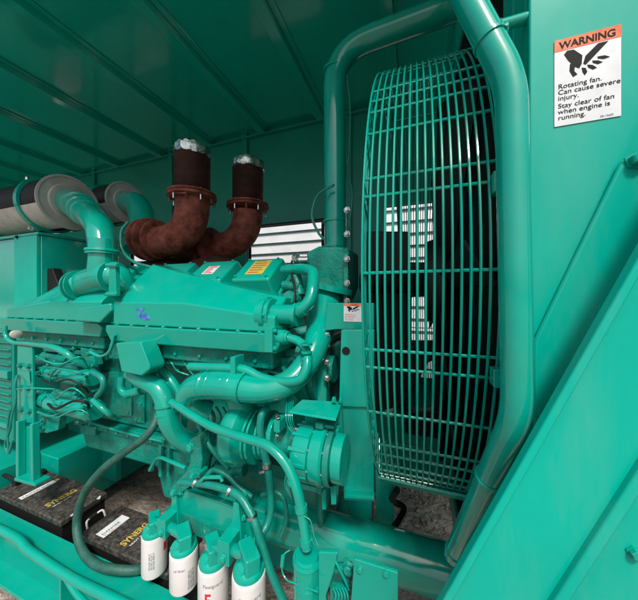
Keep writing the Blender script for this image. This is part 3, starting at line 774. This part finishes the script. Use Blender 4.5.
# ----- filter bracket plate and heads
b = MB()
q = [P(177, 487, .80), P(249, 513, .70), P(251, 545, .70), P(177, 520, .80)]
b.hex8(q, [v + Vector((.015, .02, 0)) for v in q])
fb = b.build('filter_bracket', 'paint', en, .006)
b = MB()
for (u, v) in ((182, 492), (244, 517), (245, 537)): b.bolt(P(u, v, .79 if u < 200 else .70), (-.4, -1, 0), .009, .01)
q = [P(178, 482, .83), P(252, 508, .73), P(250, 513, .695), P(177, 487, .795)]
b.hex8(q, [v + Vector((0, 0, -.004)) for v in q]); b.build('bracket_edge', 'paint', fb, .002)
FIL = [(154.5, 533, 571, .80, .113), (184, 549, 585, .725, .109), (213.5, 562, 606, .69, .108), (249, 572, 630, .63, .108)]
rf = .050
heads = []
flab = ['white oil filter can nearest the batteries, leftmost of the four', 'second white oil filter can from the left, with upright print on its side',
        'third white oil filter can from the left, with a red logo low on its side', 'white oil filter can at the right end of the row, nearest the camera']
for i, (u, v0, v1, Yf, kk) in enumerate(FIL):
    pt = P(u, v0 - 1, Yf); Lf = Z(v0, u, Yf) - Z(v1, u, Yf); r = [.0500, .0495, .0500, .0490][i] * .92
    root = thing('oil_filter', flab[i], 'oil filter', (pt.x, pt.y, pt.z - Lf), 'white oil filters hanging below the filter bracket')
    b = MB(); b.lathe(pt, (0, 0, -1), [(.004, r*.86), (-.002, r*.9), (-.002, r*.97), (.004, r*1.0), (.01, r), (Lf - .008, r), (Lf - .003, r*.97), (Lf, r*.9), (Lf, .01)], 40)
    can = b.build('filter_can', 'white', root)
    # printed columns and logo, wrapped on the can
    look = math.atan2(-pt.y, -pt.x)
    def patch(bm_, a0, a1, z0, z1):
        n = 5; A = []
        for k in range(n + 1):
            a = look + a0 + (a1 - a0) * k / n; cs, sn = math.cos(a), math.sin(a)
            for rr_ in (r + .0005,): A.append((bm_.bm.verts.new((pt.x + cs*rr_, pt.y + sn*rr_, pt.z - z0)), bm_.bm.verts.new((pt.x + cs*rr_, pt.y + sn*rr_, pt.z - z1)),
                bm_.bm.verts.new((pt.x + cs*(r-.0005), pt.y + sn*(r-.0005), pt.z - z1)), bm_.bm.verts.new((pt.x + cs*(r-.0005), pt.y + sn*(r-.0005), pt.z - z0))))
        for s_, t_ in zip(A, A[1:]):
            for k in range(4): bm_.bm.faces.new([s_[k], s_[(k+1) % 4], t_[(k+1) % 4], t_[k]])
    def wraptext(body, a0, z0, size, mm, vert=False):
        """letters wrapped round the can; vert = running down the can"""
        c = bpy.data.curves.new('t', 'FONT'); c.body = body; c.size = size; c.extrude = .0002
        t = bpy.data.objects.new('t', c); COL.objects.link(t); bpy.context.view_layer.update()
        me = bpy.data.meshes.new_from_object(t.evaluated_get(bpy.context.evaluated_depsgraph_get())); bpy.data.objects.remove(t)
        for vt in me.vertices:
            x, y, z_ = vt.co
            if vert: x, y = y, -x
            a = look + a0 + x / r; rr_ = r + .0006 + z_
            vt.co = (pt.x + math.cos(a)*rr_, pt.y + math.sin(a)*rr_, pt.z - z0 + y)
        me.materials.clear(); me.materials.append(M[mm])
        o_ = bpy.data.objects.new('lettering', me); COL.objects.link(o_); o_.parent = can
    if i < 2:
        s0 = -.45 if i == 0 else .25
        for k in range(3): wraptext('OIL FILTER 3401544'[k*2:] if k % 2 else 'LF 9009 VENTURI', s0 + k*.16, .045, .0085, 'grey_ink', True)
        if i == 0:
            lg = MB(); patch(lg, .72, 1.05, .030, .062); lg.build('red_logo', 'red', can); 
        else: wraptext('oil filter', -.75, .04, .012, 'grey_ink')
    else:
        s0 = -.55 if i == 2 else -.45; zo = .05
        wraptext('Fleetguard', s0 - .15, zo - .012, .014, 'grey_ink')
        lg = MB(); patch(lg, s0, s0 + .38, zo + .005, zo + .012); patch(lg, s0, s0 + .14, zo + .005, zo + .045); patch(lg, s0 + .14, s0 + .30, zo + .02, zo + .027); lg.build('red_logo', 'red', can)
        wraptext('FILTRATION', s0 - .1, zo + .068, .012, 'red')
    # head
    b = MB(); b.lathe(pt, (0, 0, 1), [(.0, r*.5), (.002, r*.93), (.010, r*.95), (.016, r*.88), (.020, r*.70), (.026, r*.6), (.030, .004)], 32)
    hd = b.build('filter_head', 'paint', root)
    b = MB(); mm_ = Matrix.Translation(pt) @ Matrix.Rotation(R(-38), 4, 'Z')
    b.box(-.042, .036, -.020, .022, .014, .062, mm_); b.build('head_block', 'paint', hd, .006)
    b = MB(); b.lathe(pt + Vector((-.01, -.024, .024)), (-.2, -.9, .5), [(0, .017), (.006, .014), (.007, .004)], 16); b.build('head_boss', 'paint', hd)
    heads.append(pt)
b = MB(); q = [P(166, 507, .82), P(247, 540, .69), P(247, 556, .69), P(166, 524, .82)]
b.hex8(q, [v + Vector((.03, .05, 0)) for v in q])
for u, v, Y_ in ((172, 517, .81), (206, 531, .755), (240, 546, .70)): b.bolt(P(u, v, Y_), (-.45, -.9, 0), .010, .008)
b.build('filter_gallery', 'cast', fb, .01)
for a, c_ in ((0, 1), (2, 3)):
    mid = (heads[a] + heads[c_]) / 2
    b = MB(); b.tube([heads[a] + Vector((0, 0, .045)), mid + Vector((0, .0, .05)), heads[c_] + Vector((0, 0, .045))], .017, 12)
    b.box(-.02, .02, -.03, .06, .03, .095, Matrix.Translation(mid)); b.prism([mid + Vector((-.012, .02, .04)), mid + Vector((.03, .02, .04)), mid + Vector((.015, .02, .17)), mid + Vector((-.004, .02, .17))], (0, .05, 0))
    b.bolt(mid + Vector((.0, -.03, .05)), (0, -1, 0), .01, .008)
    b.build('head_manifold', 'paint', fb, .005)

# ----- long hose over the front, separator, bottom cover plate
lh = thing('long_hose', 'long smooth teal hose arching from the engine side down to the small upright canister', 'hose', tuple(P(307, 545, .62)))
b = MB(); b.tube([P(172, 402, .74), P(190, 414, .70), (P(215, 428, .66)), P(245, 438, .64), P(268, 446, .62), P(286, 464, .61), P(297, 490, .60), P(303, 520, .60), P(307, 548, .60)], .0125, 16); b.build('hose_run', 'gloss', lh)
b = MB()
for p_, d_ in ((P(176, 405, .735), (1, .0, -.5)), (P(301, 508, .60), (.15, 0, -1)), (P(306, 541, .60), (.1, 0, -1)), (P(293, 480, .605), (.5, 0, -1))):
    b.lathe(p_ - Vector(d_).normalized()*.006, d_, [(0, .0120), (0, .0155), (.012, .0155), (.012, .012)], 16)
b.build('clamp_band', 'paint', lh)
b = MB(); b.tube([P(300, 515, .59), P(310, 520, .59), P(314, 535, .585), P(318, 545, .58)], .0013, 6); b.build('tie_wire', 'paint', lh)
ws = thing('separator_canister', 'upright teal canister with a hose entering its cap, right of the oil filters', 'canister', tuple(P(307, 620, .60)))
pc = P(307, 556, .61)
b = MB(); b.lathe(pc, (0, 0, -1), [(-.006, .012), (-.006, .028), (.0, .030), (.0, .034), (.008, .036), (.012, .033), (.20, .033)], 32); b.build('canister_body', 'paint', ws)
b = MB(); b.lathe(pc + Vector((0, 0, -.055)), (0, 0, -1), [(0, .033), (0, .0345), (.006, .0345), (.006, .033)], 32); b.build('strap', 'paint', ws)
b = MB(); b.px([(318, 552), (338, 553), (334, 572), (326, 596), (330, 640), (318, 640)], .60, .012); b.build('mounting_plate', 'paint', ws, .003)
b = MB(); b.tube([P(290, 550, .60), P(284, 555, .59), P(282, 570, .59), P(287, 580, .585), P(294, 583, .58), P(318, 592, .58)], .0018, 8); b.build('wire_loop', 'paint', ws)
b = MB(); b.tube([P(283, 556, .59), P(282, 566, .59)], .005, 8); b.build('wire_sleeve', 'paint', ws)
cv = thing('cover_plate', 'flat teal rectangular plate with two bolts at the bottom middle of the picture', 'plate', tuple(P(375, 600, .55)))
b = MB(); b.px([(354, 559), (398, 573), (398, 640), (348, 640)], .55, .008); b.build('plate_face', 'paint', cv, .002)
b = MB(); b.bolt(P(360, 569, .55), (0, -1, 0), .006, .005); b.bolt(P(386, 573, .55), (0, -1, 0), .006, .005); b.build('bolts', 'paint', cv)
vl = thing('drain_valve', 'small painted valve with steel fittings between canister and flat plate', 'valve', tuple(P(345, 590, .6)))
b = MB(); b.cyl(P(335, 568, .62), P(352, 567, .62), .010, 12); b.cyl(P(346, 560, .62), P(347, 580, .62), .008, 12); b.bolt(P(349, 567, .61), (0, -1, 0), .012, .012)
b.px([(330, 590), (348, 592), (348, 640), (330, 640)], .60, .02); b.build('valve_body', 'cast', vl, .003)
b = MB(); b.tube([P(331, 552, .61), P(338, 566, .60), P(344, 578, .60), P(349, 590, .60)], .003, 8); b.build('rod', 'paint', vl)
b = MB()
for i in range(5): b.tube([P(333 + i*3, 588, .59), P(336 + i*3, 596, .58), P(332 + i*4, 606, .58)], .002, 6)
b.build('braided_wire', 'paint', vl)

# ----- left end of the engine: starters, stand, small pipes
Ys = .86
def starter(u0, u1, v, Y, r, label, dv=2):
    p0, p1 = P(u0, v, Y), P(u1, v + dv, Y); L = (p1 - p0).length
    b = MB(); b.lathe(p0, (1, 0, 0), [(0, .02), (0, r*.55), (.02, r*.7), (L*.30, r*.72), (L*.30, r*.5), (L*.34, r*.5), (L*.36, r*.95), (L*.42, r), (L*.95, r), (L, r*.8), (L, .02)], 32)
    o = b.build('starter_motor', 'paint', en, 0, label)
    b = MB()
    for k in range(9):
        a = k*.7; b.bolt(p0 + Vector((L*.36, r*.7*math.cos(a), r*.7*math.sin(a))), (-1, 0, 0), .008, .012)
    b.build('bolts', 'paint', o)
    b = MB(); b.lathe(p0 + Vector((L*.18, 0, 0)), (1, 0, 0), [(0, r*.70), (0, r*.80), (.012, r*.80), (.012, r*.70)], 24)
    b.cyl(p0 + Vector((L*.45, -r*.3, r*1.15)), p0 + Vector((L*.85, -r*.3, r*1.15)), r*.35, 16); b.build('solenoid', 'cast', o)
starter(33, 94, 369, Ys, .044, 'upper of the two starter motors')
starter(32, 97, 397, Ys - .01, .050, 'lower of the two starter motors')
b = MB(); b.cyl(P(38, 362, .92), P(60, 366, .92), .045); b.cyl(P(45, 356, .93), P(70, 360, .93), .03); b.box(X(60, .95), X(100, .95), .95, .99, -.62, -.3); b.build('accessory_housing', 'cast', en, .006)
b = MB(); b.px([(52, 345), (100, 352), (100, 362), (52, 355)], .93, .05); b.px([(80, 348), (92, 350), (95, 366), (82, 364)], .88, .04); b.build('fuel_rail', 'cast', en, .004)
etube('vent_pipe', [(5, 326, .80), (6, 336, .80), (12, 342, .80), (30, 344, .80), (52, 347, .80), (66, 353, .80), (76, 361, .82), (88, 366, .86)], [.010, .010, .010, .011, .014, .015, .015, .015])
etube('fuel_line', [(90, 352, .80), (100, 356, .80), (108, 353, .79), (112, 345, .79), (114, 335, .79)], .007)
etube('fuel_line', [(50, 385, .79), (52, 374, .78), (62, 366, .78), (76, 363, .78)], .004, 'hose')
etube('battery_lead', [(92, 372, .80), (102, 378, .79), (103, 388, .79), (97, 396, .80)], .012, 'hose')
etube('battery_lead', [(93, 400, .80), (102, 408, .79), (112, 416, .82), (119, 418, .9)], .011)
etube('fuel_line', [(17, 389, .76), (30, 388, .76), (56, 389, .78)], .0035)
for i in range(6):
    v = 356 + i*12
    etube('fuel_line', [(36 + i*3, v, .80), (48 + i*2, v + random.uniform(-6, 8), .76), (62 + i*3, v + random.uniform(-8, 8), .77), (80 + i*2, v + 4 + random.uniform(-4, 8), .80), (88, v + 12, .86)], random.choice([.003, .004, .0055]), random.choice(['paint', 'hose', 'black']))
b = MB()
for i in range(26):
    b.bolt(P(random.uniform(38, 105), random.uniform(352, 420), .83 + random.uniform(-.05, .05)), (random.uniform(-.6, .6), -1, random.uniform(-.2, .5)), random.uniform(.006, .011), .02)
b.build('fitting', 'cast', en)
b = MB(); b.px([(38, 415), (60, 417), (58, 430), (47, 433), (38, 432)], .82, .03); b.bolt(P(44, 427, .82), (0, -1, 0), .014, .01); b.bolt(P(43, 420, .81), (0, -1, 0), .009, .01); b.build('starter_bracket', 'cast', en, .004)
etube('fuel_line', [(38, 412, .80), (50, 416, .79), (62, 413, .79), (75, 410, .80)], .006, 'hose')
# mid clutter between housings and hoses
for i in range(9):
    u = 150 + i*13
    etube('control_wire', [(u, 352 + random.uniform(-3, 3), .88), (u + 8, 362, .85), (u + 14, 372 + random.uniform(-4, 6), .86), (u + 26, 378 + random.uniform(-6, 8), .88)], random.choice([.003, .005, .007]), random.choice(['paint', 'hose', 'cast']))
b = MB()
for i in range(22): b.bolt(P(random.uniform(155, 300), random.uniform(352, 372), .89), (random.uniform(-.4, .4), -1, .2), random.uniform(.007, .013), .025)
b.build('fitting', 'cast', en)
for i in range(7):
    u = 195 + i*7
    etube('control_wire', [(u, 405 + random.uniform(-3, 5), .84), (u + 5, 418, .86), (u + 1, 432 + random.uniform(-5, 5), .88)], random.choice([.004, .007]), random.choice(['hose', 'cast']))
# stays
es = thing('engine_stand', 'upright teal I section stand bolted at the left end of the engine', 'stand', tuple(P(25, 480, .86)))
b = MB(); b.px([(17, 345), (32, 347), (33, 424), (17, 420)], .80, .012); b.build('stand_plate', 'paint', es, .003)
b = MB(); b.px([(15.5, 421), (18, 421.5), (18, 481), (15.5, 479)], .77, .03); b.px([(29.5, 424), (32, 424.5), (33, 484), (30.5, 483)], .77, .03); b.px([(18, 425), (29.5, 427), (30, 478), (18, 474)], .80, .01)
b.px([(14, 478), (35, 484), (35, 487), (14, 481)], .76, .06); b.build('stand_leg', 'paint', es, .003)
b = MB()
for u, v in ((21, 365), (29.5, 366), (21, 387), (22, 409), (30, 411), (29, 388)): b.bolt(P(u, v, .80), (0, -1, 0), .011, .012)
b.build('bolts', 'hose', es)
b = MB(); b.prism([P(18, 371, .797), P(31, 384, .797), P(30, 371, .797)], (0, -.004, 0)); b.build('stand_gusset', 'paint', es, .001)
b = MB(); b.lathe(P(14, 334, .80), (1, 0, 0), [(0, .01), (.002, .02), (.03, .022), (.035, .01)], 12); b.build('cap', 'greycyl', es)
b = MB()
for dx in (0, 3): b.tube([P(17 + dx*.4, 375, .79), P(15, 385, .78), P(15.5, 400, .78), P(12 - dx, 415, .77), P(9 - dx*.5, 432, .77), P(5 + dx, 445, .77), P(9, 453, .77), P(12 + dx*.3, 440, .77)], .005, 8)
tag(b.build('cable_loop', 'hose'), 'thin dark cable looped down beside the left engine stand', 'cable')

# generator end with screen
ge = thing('generator', 'teal generator end with a louvred screen at the far left edge', 'generator', (-2.8, 1.2, GZ))
b = MB(); b.box(-3.6, -2.30, .92, 1.8, -.9, -.16); b.build('generator_case', 'wallp', ge, .01)
b = MB(); xa, xb = -2.75, -2.31
for z in [-.24 - .045*k for k in range(12)]: b.box(xa, xb, .905, .915, z, z + .004)
b.box(xa, xb, .9, .918, -.80, -.775); b.box(xa, xb, .9, .918, -.225, -.20); b.box(xa, xb, .9, .918, -.50, -.455); b.build('screen_bars', 'paint', ge, .001)
b = MB(); b.box(xa, xb, .9185, .9195, -.77, -.23); b.build('screen_mesh', 'hose', ge)
b = MB(); b.px([(-6, 318), (8, 324), (8, 327), (-6, 330)], .86, .02); b.build('hinge', 'paint', ge, .001)

# control cabinet upper left
cc = thing('control_cabinet', 'teal cabinet behind the left housing with a bright edge rail on top', 'cabinet', (-2.6, 1.1, -.1))
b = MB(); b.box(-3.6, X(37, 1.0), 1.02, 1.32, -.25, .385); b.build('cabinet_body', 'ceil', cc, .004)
b = MB(); b.box(-3.6, X(38, 1.0), 1.0, 1.34, .386, .402); b.build('top_rail', 'paint', cc, .002)
b = MB(); b.box(X(14, 1.0), X(36.5, 1.0), 1.0, 1.018, -.2, .384); b.build('corner_strip', 'sheet', cc, .002)
b = MB(); b.bolt(P(17, 237, .998), (0, -1, 0), .009, .008); b.build('bolt', 'black', cc)
b = MB(); b.px([(30, 295), (31, 280), (36, 270), (52, 268), (60, 290)], 1.05, .05); b.build('cable_gland', 'black', cc, .004)

# air cleaners
def cleaner(px_, py_, Y, r, Lb, label):
    p = P(px_, py_, Y)
    root = thing('air_cleaner', label, 'air cleaner', tuple(p - Vector((Lb/2, 0, r))), 'air cleaners above the engine')
    b = MB(); b.lathe(p, (-1, 0, 0), [(.006, r*.5), (.006, r*.9), (.02, r*.94), (Lb, r*.94), (Lb, r*.5)], 48); b.build('canister', 'black', root)
    b = MB(); b.lathe(p, (1, 0, 0), [(-.012, r*.6), (-.012, r*.98), (0, r), (.006, r), (.008, r*.93), (.004, r*.90), (.006, r*.68), (.014, r*.64), (.016, r*.55)], 48); b.build('end_cap', 'greycap', root)
    b = MB()
    for k in range(10):
        a0_, a1_ = R(-82 + k*6.6), R(-82 + (k+1)*6.6)
        g_ = lambda a, rr_, x: p + Vector((x, -math.cos(a)*rr_, math.sin(a)*rr_))
        b.hex8([g_(a0_, r*.955, -.02), g_(a1_, r*.955, -.02), g_(a1_, r*.955, -Lb), g_(a0_, r*.955, -Lb)], [g_(a0_, r*.943, -.02), g_(a1_, r*.943, -.02), g_(a1_, r*.943, -Lb), g_(a0_, r*.943, -Lb)])
    b.build('canister_label', 'greycyl', root)
    for dx in (.22, .75):
        b = MB(); b.lathe(p + Vector((-dx, 0, 0)), (1, 0, 0), [(0, r*.95), (0, r*1.03), (.035, r*1.03), (.035, r*.95)], 48); b.build('strap', 'paint', root)
    return root, p
c1, p1 = cleaner(70, 203, 1.12, .175, 1.3, 'black round air cleaner with grey end ring, nearer of the two above the engine')
b = MB(); b.bolt(P(27, 180, 1.12), (0, 0, 1), .01, .02); b.bolt(P(33, 229, 1.0), (0, -1, 0), .01, .02); b.build('strap_bolt', 'steel', c1)
c2, p2 = cleaner(127, 203, 1.50, .16, 1.2, 'air cleaner farther back, half hidden behind the nearer intake elbow')
# intake elbows
ie = thing('intake_elbow', 'teal ribbed rubber intake elbow from the nearer air cleaner down to the engine', 'intake pipe', tuple(P(103, 245, .92)))
b = MB(); b.tube([P(70, 203, 1.12), P(79, 207, 1.09), P(91, 217, 1.02), P(100, 229, .95), P(103, 250, .92)], [.088, .084, .072, .064, .060], 28); b.build('elbow', 'gloss', ie)
for t_, (u, v, Y_) in enumerate(((80, 207, 1.085), (84, 211, 1.06), (88, 214, 1.035))):
    b = MB(); b.lathe(P(u, v, Y_), (.8, -.45, -.35), [(-.010, .074), (0, .089 - t_*.004), (.010, .074)], 28); b.build('rubber_rib', 'paint', ie)
ie2 = thing('intake_elbow', 'shadowed teal intake elbow from the farther air cleaner, beside the rusty pipe', 'intake pipe', tuple(P(135, 240, 1.3)))
b = MB(); b.tube([P(127, 203, 1.5), P(137, 205, 1.45), P(142, 220, 1.38), P(138, 250, 1.3)], [.085, .085, .08, .08], 24); b.build('elbow', 'paint', ie2)
b = MB(); b.lathe(P(140, 236, 1.34), (0, 0, 1), [(-.01, .08), (-.01, .10), (.01, .10), (.01, .08)], 28); b.build('clamp_band', 'paint', ie2)
b = MB(); b.tube([P(128, 222, 1.05), P(121, 232, 1.02), P(122, 250, 1.0), P(134, 262, 1.0), P(150, 267, 1.02), P(160, 272, 1.05)], .008, 10)
tag(b.build('breather_hose', 'hose'), 'thin dark teal hose curving under the rusty exhaust elbow', 'hose')

# exhausts
def exhaust(pts, Yv, r, top, mid, flg, label, coll=None):
    root = thing('exhaust_pipe', label, 'exhaust pipe', tuple(P(*pts[0])), 'rusty exhaust pipes rising behind the engine')
    pp = [P(*q) for q in pts]
    b = MB(); b.tube(pp, [r*1.25] + [r]*(len(pp) - 1), 32); b.build('elbow', 'rust', root)
    pf = P(flg[0], flg[1], Yv); pt_ = P(top[0], top[1], Yv)
    b = MB(); b.lathe(pf, (0, 0, 1), [(-.02, r), (-.012, r*1.42), (0, r*1.45), (.0, r*1.3), (.008, r*1.42), (.018, r*1.42), (.02, r)], 36); b.build('flange', 'rust', root)
    for k in range(10):
        a = k*.628 + .2; b = MB(); q = pf + Vector((math.cos(a)*r*1.28, math.sin(a)*r*1.28, 0))
        b.cyl(q + Vector((0, 0, -.045)), q + Vector((0, 0, .022)), .006, 8); b.build('flange_bolt', 'steel' if k % 2 else 'rust', root)
    H = pt_.z - pf.z; prof = [(.02, r*1.02)]
    d_ = .03
    while d_ < H - .01:
        prof += [(d_, r*1.0), (d_ + .008, r*1.06)]; d_ += .016
    prof += [(H, r)]
    b = MB(); b.lathe(pf, (0, 0, 1), prof, 36, caps=False); b.build('bellows', 'darkrust', root)
    b = MB(); rows = []
    for j, (h_, k_) in enumerate(((-.035, 1.03), (-.03, 1.07), (-.012, 1.09), (.006, 1.09), (.016, 1.06), (.020, .98), (.01, .9))):
        rows.append([b.bm.verts.new(pt_ + Vector((math.cos(a_)*r*k_*random.uniform(.97, 1.04), math.sin(a_)*r*k_*random.uniform(.97, 1.04), h_ + random.uniform(-.007, .007)))) for a_ in [2*math.pi*i/44 for i in range(44)]])
    for A, B in zip(rows, rows[1:]):
        for k in range(44): b.bm.faces.new([A[k], A[(k+1) % 44], B[(k+1) % 44], B[k]])
    b.build('foil_wrap', 'foil', root, ang=20)
    b = MB(); b.cyl(pt_ + Vector((0, 0, 0)), pt_ + Vector((0, 0, .012)), r*.93); b.build('pipe_mouth', 'darkrust', root)
    return root
e1 = exhaust([(146, 241, 1.25), (156, 242, 1.25), (172, 240, 1.25), (186, 230, 1.25), (192, 214, 1.25), (192.5, 200, 1.25)], 1.25, .094, (193, 152), None, (192.5, 197), 'nearer rusty exhaust elbow with a dark bellows and foil wrapped top')
b = MB()
for u, rr_ in ((147, .130), (153, .135), (159, .12)): b.lathe(P(u, 240, 1.25), (1, 0, 0), [(-.02, rr_*.8), (-.012, rr_), (.006, rr_), (.016, rr_*.8)], 36)
b.build('turbine_flange', 'rust', e1)
b = MB(); b.cyl(P(169, 193, 1.14), P(186, 193, 1.13), .006, 8); b.build('flange_bolt', 'rust', e1)
e2 = exhaust([(180, 252, 1.55), (205, 248, 1.55), (230, 245, 1.55), (243, 233, 1.55), (247.5, 220, 1.55), (248, 212, 1.55)], 1.55, .096, (248.5, 165), None, (248, 207), 'farther rusty exhaust elbow with foil wrapped top, in front of the white siding')
b = MB()
for u in (203, 212): b.lathe(P(u, 247, 1.5), (1, 0, 0), [(-.02, .11), (-.012, .13), (.008, .13), (.018, .11)], 36)
b.build('turbine_flange', 'rust', e2)
b = MB(); b.lathe(P(215, 275, 1.35), (1, 0, 0), [(-.2, .05), (-.15, .10), (0, .12), (.1, .1), (.16, .05)], 32)
b.lathe(P(165, 275, 1.35), (1, 0, 0), [(-.2, .05), (-.15, .10), (0, .12), (.1, .1), (.16, .05)], 32)
b.build('turbocharger', 'darkrust', en)

# ================================================================== BOTTOM LEFT: skid, batteries, cable
sk = thing('skid_rail', 'long teal channel rail along the bottom left edge in front of the batteries', 'skid rail', (-1.5, .75, GZ))
RX1 = X(215, .78) + .1
b = MB(); b.box(-4.5, RX1, .715, .800, -1.165, -1.150); b.build('top_flange', 'paint', sk, .003)
b = MB(); b.box(-4.5, RX1, .785, .7995, -1.40, -1.1655); b.build('web', 'paint', sk)
b = MB(); b.box(-4.5, RX1, .715, .80, -1.42, -1.4005); b.build('bottom_flange', 'paint', sk, .003)
b = MB()
for x in (-2.2, -1.45, -.8): b.box(x, x + .012, .722, .7845, -1.40, -1.166)
b.build('stiffener', 'paint', sk, .002)
co = MB(); co.tube([Vector((-3.0, .70, -1.19)), P(0, 529, .70), P(30, 551, .695), P(70, 577, .69), P(110, 597, .68), P(140, 612, .68)], .017, 12)
tag(co.build('conduit', 'paint'), 'slim teal conduit following the outer edge of the bottom left rail', 'conduit')
cs = MB(); cs.tube([P(66, 576, .692), P(76, 592, .69), P(92, 610, .69)], .012, 10)
tag(cs.build('conduit_branch', 'paint'), 'short teal branch tube dropping from the conduit at the bottom edge', 'conduit')
cm = thing('cross_member', 'teal cross beam running back under the left end of the engine', 'cross beam', (-2.2, 1.0, -1.1))
b = MB(); b.box(-2.9, -2.295, .83, 1.75, -1.14, -1.022); b.build('beam_top', 'paint', cm, .004)
b = MB(); b.box(-2.50, -1.97, 1.30, 1.34, -1.3, -.86); b.build('beam_web', 'wallp', cm, .004)
b = MB(); b.box(-2.29, -2.11, 1.045, 1.75, -1.40, -1.02); b.build('beam_end', 'paint', cm, .006)
b = MB(); b.box(-.95, -.3, 1.15, 1.35, -1.30, -1.0); b.build('beam_foot', 'wallp', cm, .004)

def battery(xa, xb, ya, yb, zt, hnd_right, label):
    root = thing('truck_battery', label, 'battery', ((xa+xb)/2, (ya+yb)/2, zt - .24), 'black batteries behind the skid rail')
    b = MB(); b.box(xa + .008, xb - .008, ya + .008, yb - .008, zt - .24, zt - .03); b.build('case', 'black', root, .006)
    b = MB(); b.box(xa, xb, ya, yb, zt - .028, zt); b.build('lid', 'batt', root, .005)
    b = MB()
    for yy in (ya + .035,): b.box(xa + .03, xb - .03, yb - .012, yb - .006, zt, zt + .003)
    b.box(xa + .30*(xb-xa), xa + .30*(xb-xa) + .006, ya + .01, yb - .01, zt, zt + .002); b.build('lid_ridge', 'batt', root, .001)
    return root
def ontop(x, y, z):   # lettering lying flat, reading away from the camera (towards +Y)
    return Matrix.Translation((x, y, z)) @ Matrix.Rotation(R(90), 4, 'Z')
bt1 = battery(-2.23, -1.625, .815, 1.03, -1.10, True, 'left dusty black battery with two posts and a white cord handle')
bt2 = battery(-1.475, -.93, .81, 1.0, -1.11, False, 'right dusty black battery with a white label, next to the oil filters')
text('SYNERG', ontop(-1.80, .850, -1.0995), .050, 'yellow', bt1, sx=.72, bold=.0012)
text('HEAVY DUTY', ontop(-1.775, .860, -1.0995), .016, 'decal', bt1, sx=.85)
text('SYNERG', ontop(-1.215, .838, -1.1095), .046, 'yellow', bt2, sx=.72, bold=.0012)
text('HEAVY DUTY', ontop(-1.188, .848, -1.1095), .016, 'decal', bt2, sx=.85)
b = MB(); b.box(-2.035, -2.000, .835, .985, -1.0999, -1.0992); lb = b.build('label_strip', 'decal', bt1)
text('CAUTION ACID', ontop(-2.006, .842, -1.0989), .022, 'ink', lb, sx=.75)
b = MB(); b.box(-2.03, -2.005, .987, 1.005, -1.0999, -1.0992); b.build('yellow_dot', 'yellow', bt1)
b = MB(); b.box(-1.40, -1.345, .835, .955, -1.1099, -1.1092); lb = b.build('label_strip', 'decal', bt2)
text('DANGER', ontop(-1.362, .842, -1.1089), .018, 'ink', lb, sx=1.1); text('31-1000 CCA', ontop(-1.349, .842, -1.1089), .012, 'grey_ink', lb, sx=1.1)
for x, y in ((-2.19, .89), (-2.17, 1.0)):
    b = MB(); b.lathe((x, y, -1.10), (0, 0, 1), [(0, .018), (.012, .016), (.014, .010), (.03, .009), (.032, .004)], 16); b.box(x - .022, x + .022, y - .012, y + .012, -1.09, -1.075); b.build('terminal', 'black', bt1, .002)
b = MB(); b.tube([(-2.19, .89, -1.08), (-2.30, .88, -1.06), (-2.5, .86, -1.08)], .009, 8); b.tube([(-2.17, 1.0, -1.08), (-2.28, .96, -1.07), (-2.5, .93, -1.08)], .009, 8); b.build('terminal_lead', 'black', bt1)
def handle(root, x, ya, yb, zt, out):
    b = MB(); b.tube([(x - .01, ya, zt - .01), (x + out*.6, ya + .005, zt + .015), (x + out, ya + .03, zt + .01)], .0045, 8); b.tube([(x - .01, yb, zt - .01), (x + out*.6, yb - .005, zt + .02), (x + out, yb - .03, zt + .012)], .0045, 8)
    b.build('handle_cord', 'rope', root)
    b = MB(); b.tube([(x + out, ya + .02, zt + .01), (x + out, yb - .02, zt + .012)], .010, 10); b.build('handle_grip', 'black', root)
handle(bt1, -1.625, .86, .98, -1.10, .045)
handle(bt2, -1.475, .85, .93, -1.11, -.04)

bc = MB(); bc.tube([P(157, 398, .90), P(157, 418, .86), P(146, 436, .82), P(122, 454, .80), P(100, 472, .79), P(84, 494, .79), P(77, 520, .79), P(80, 545, .765), P(92, 562, .745), P(112, 569, .75), P(136, 570, .79), P(150, 566, .84)], .0165, 16)
tag(bc.build('ribbed_hose', 'dusthose'), 'dusty thick green hose looping down over the batteries and the rail', 'hose')
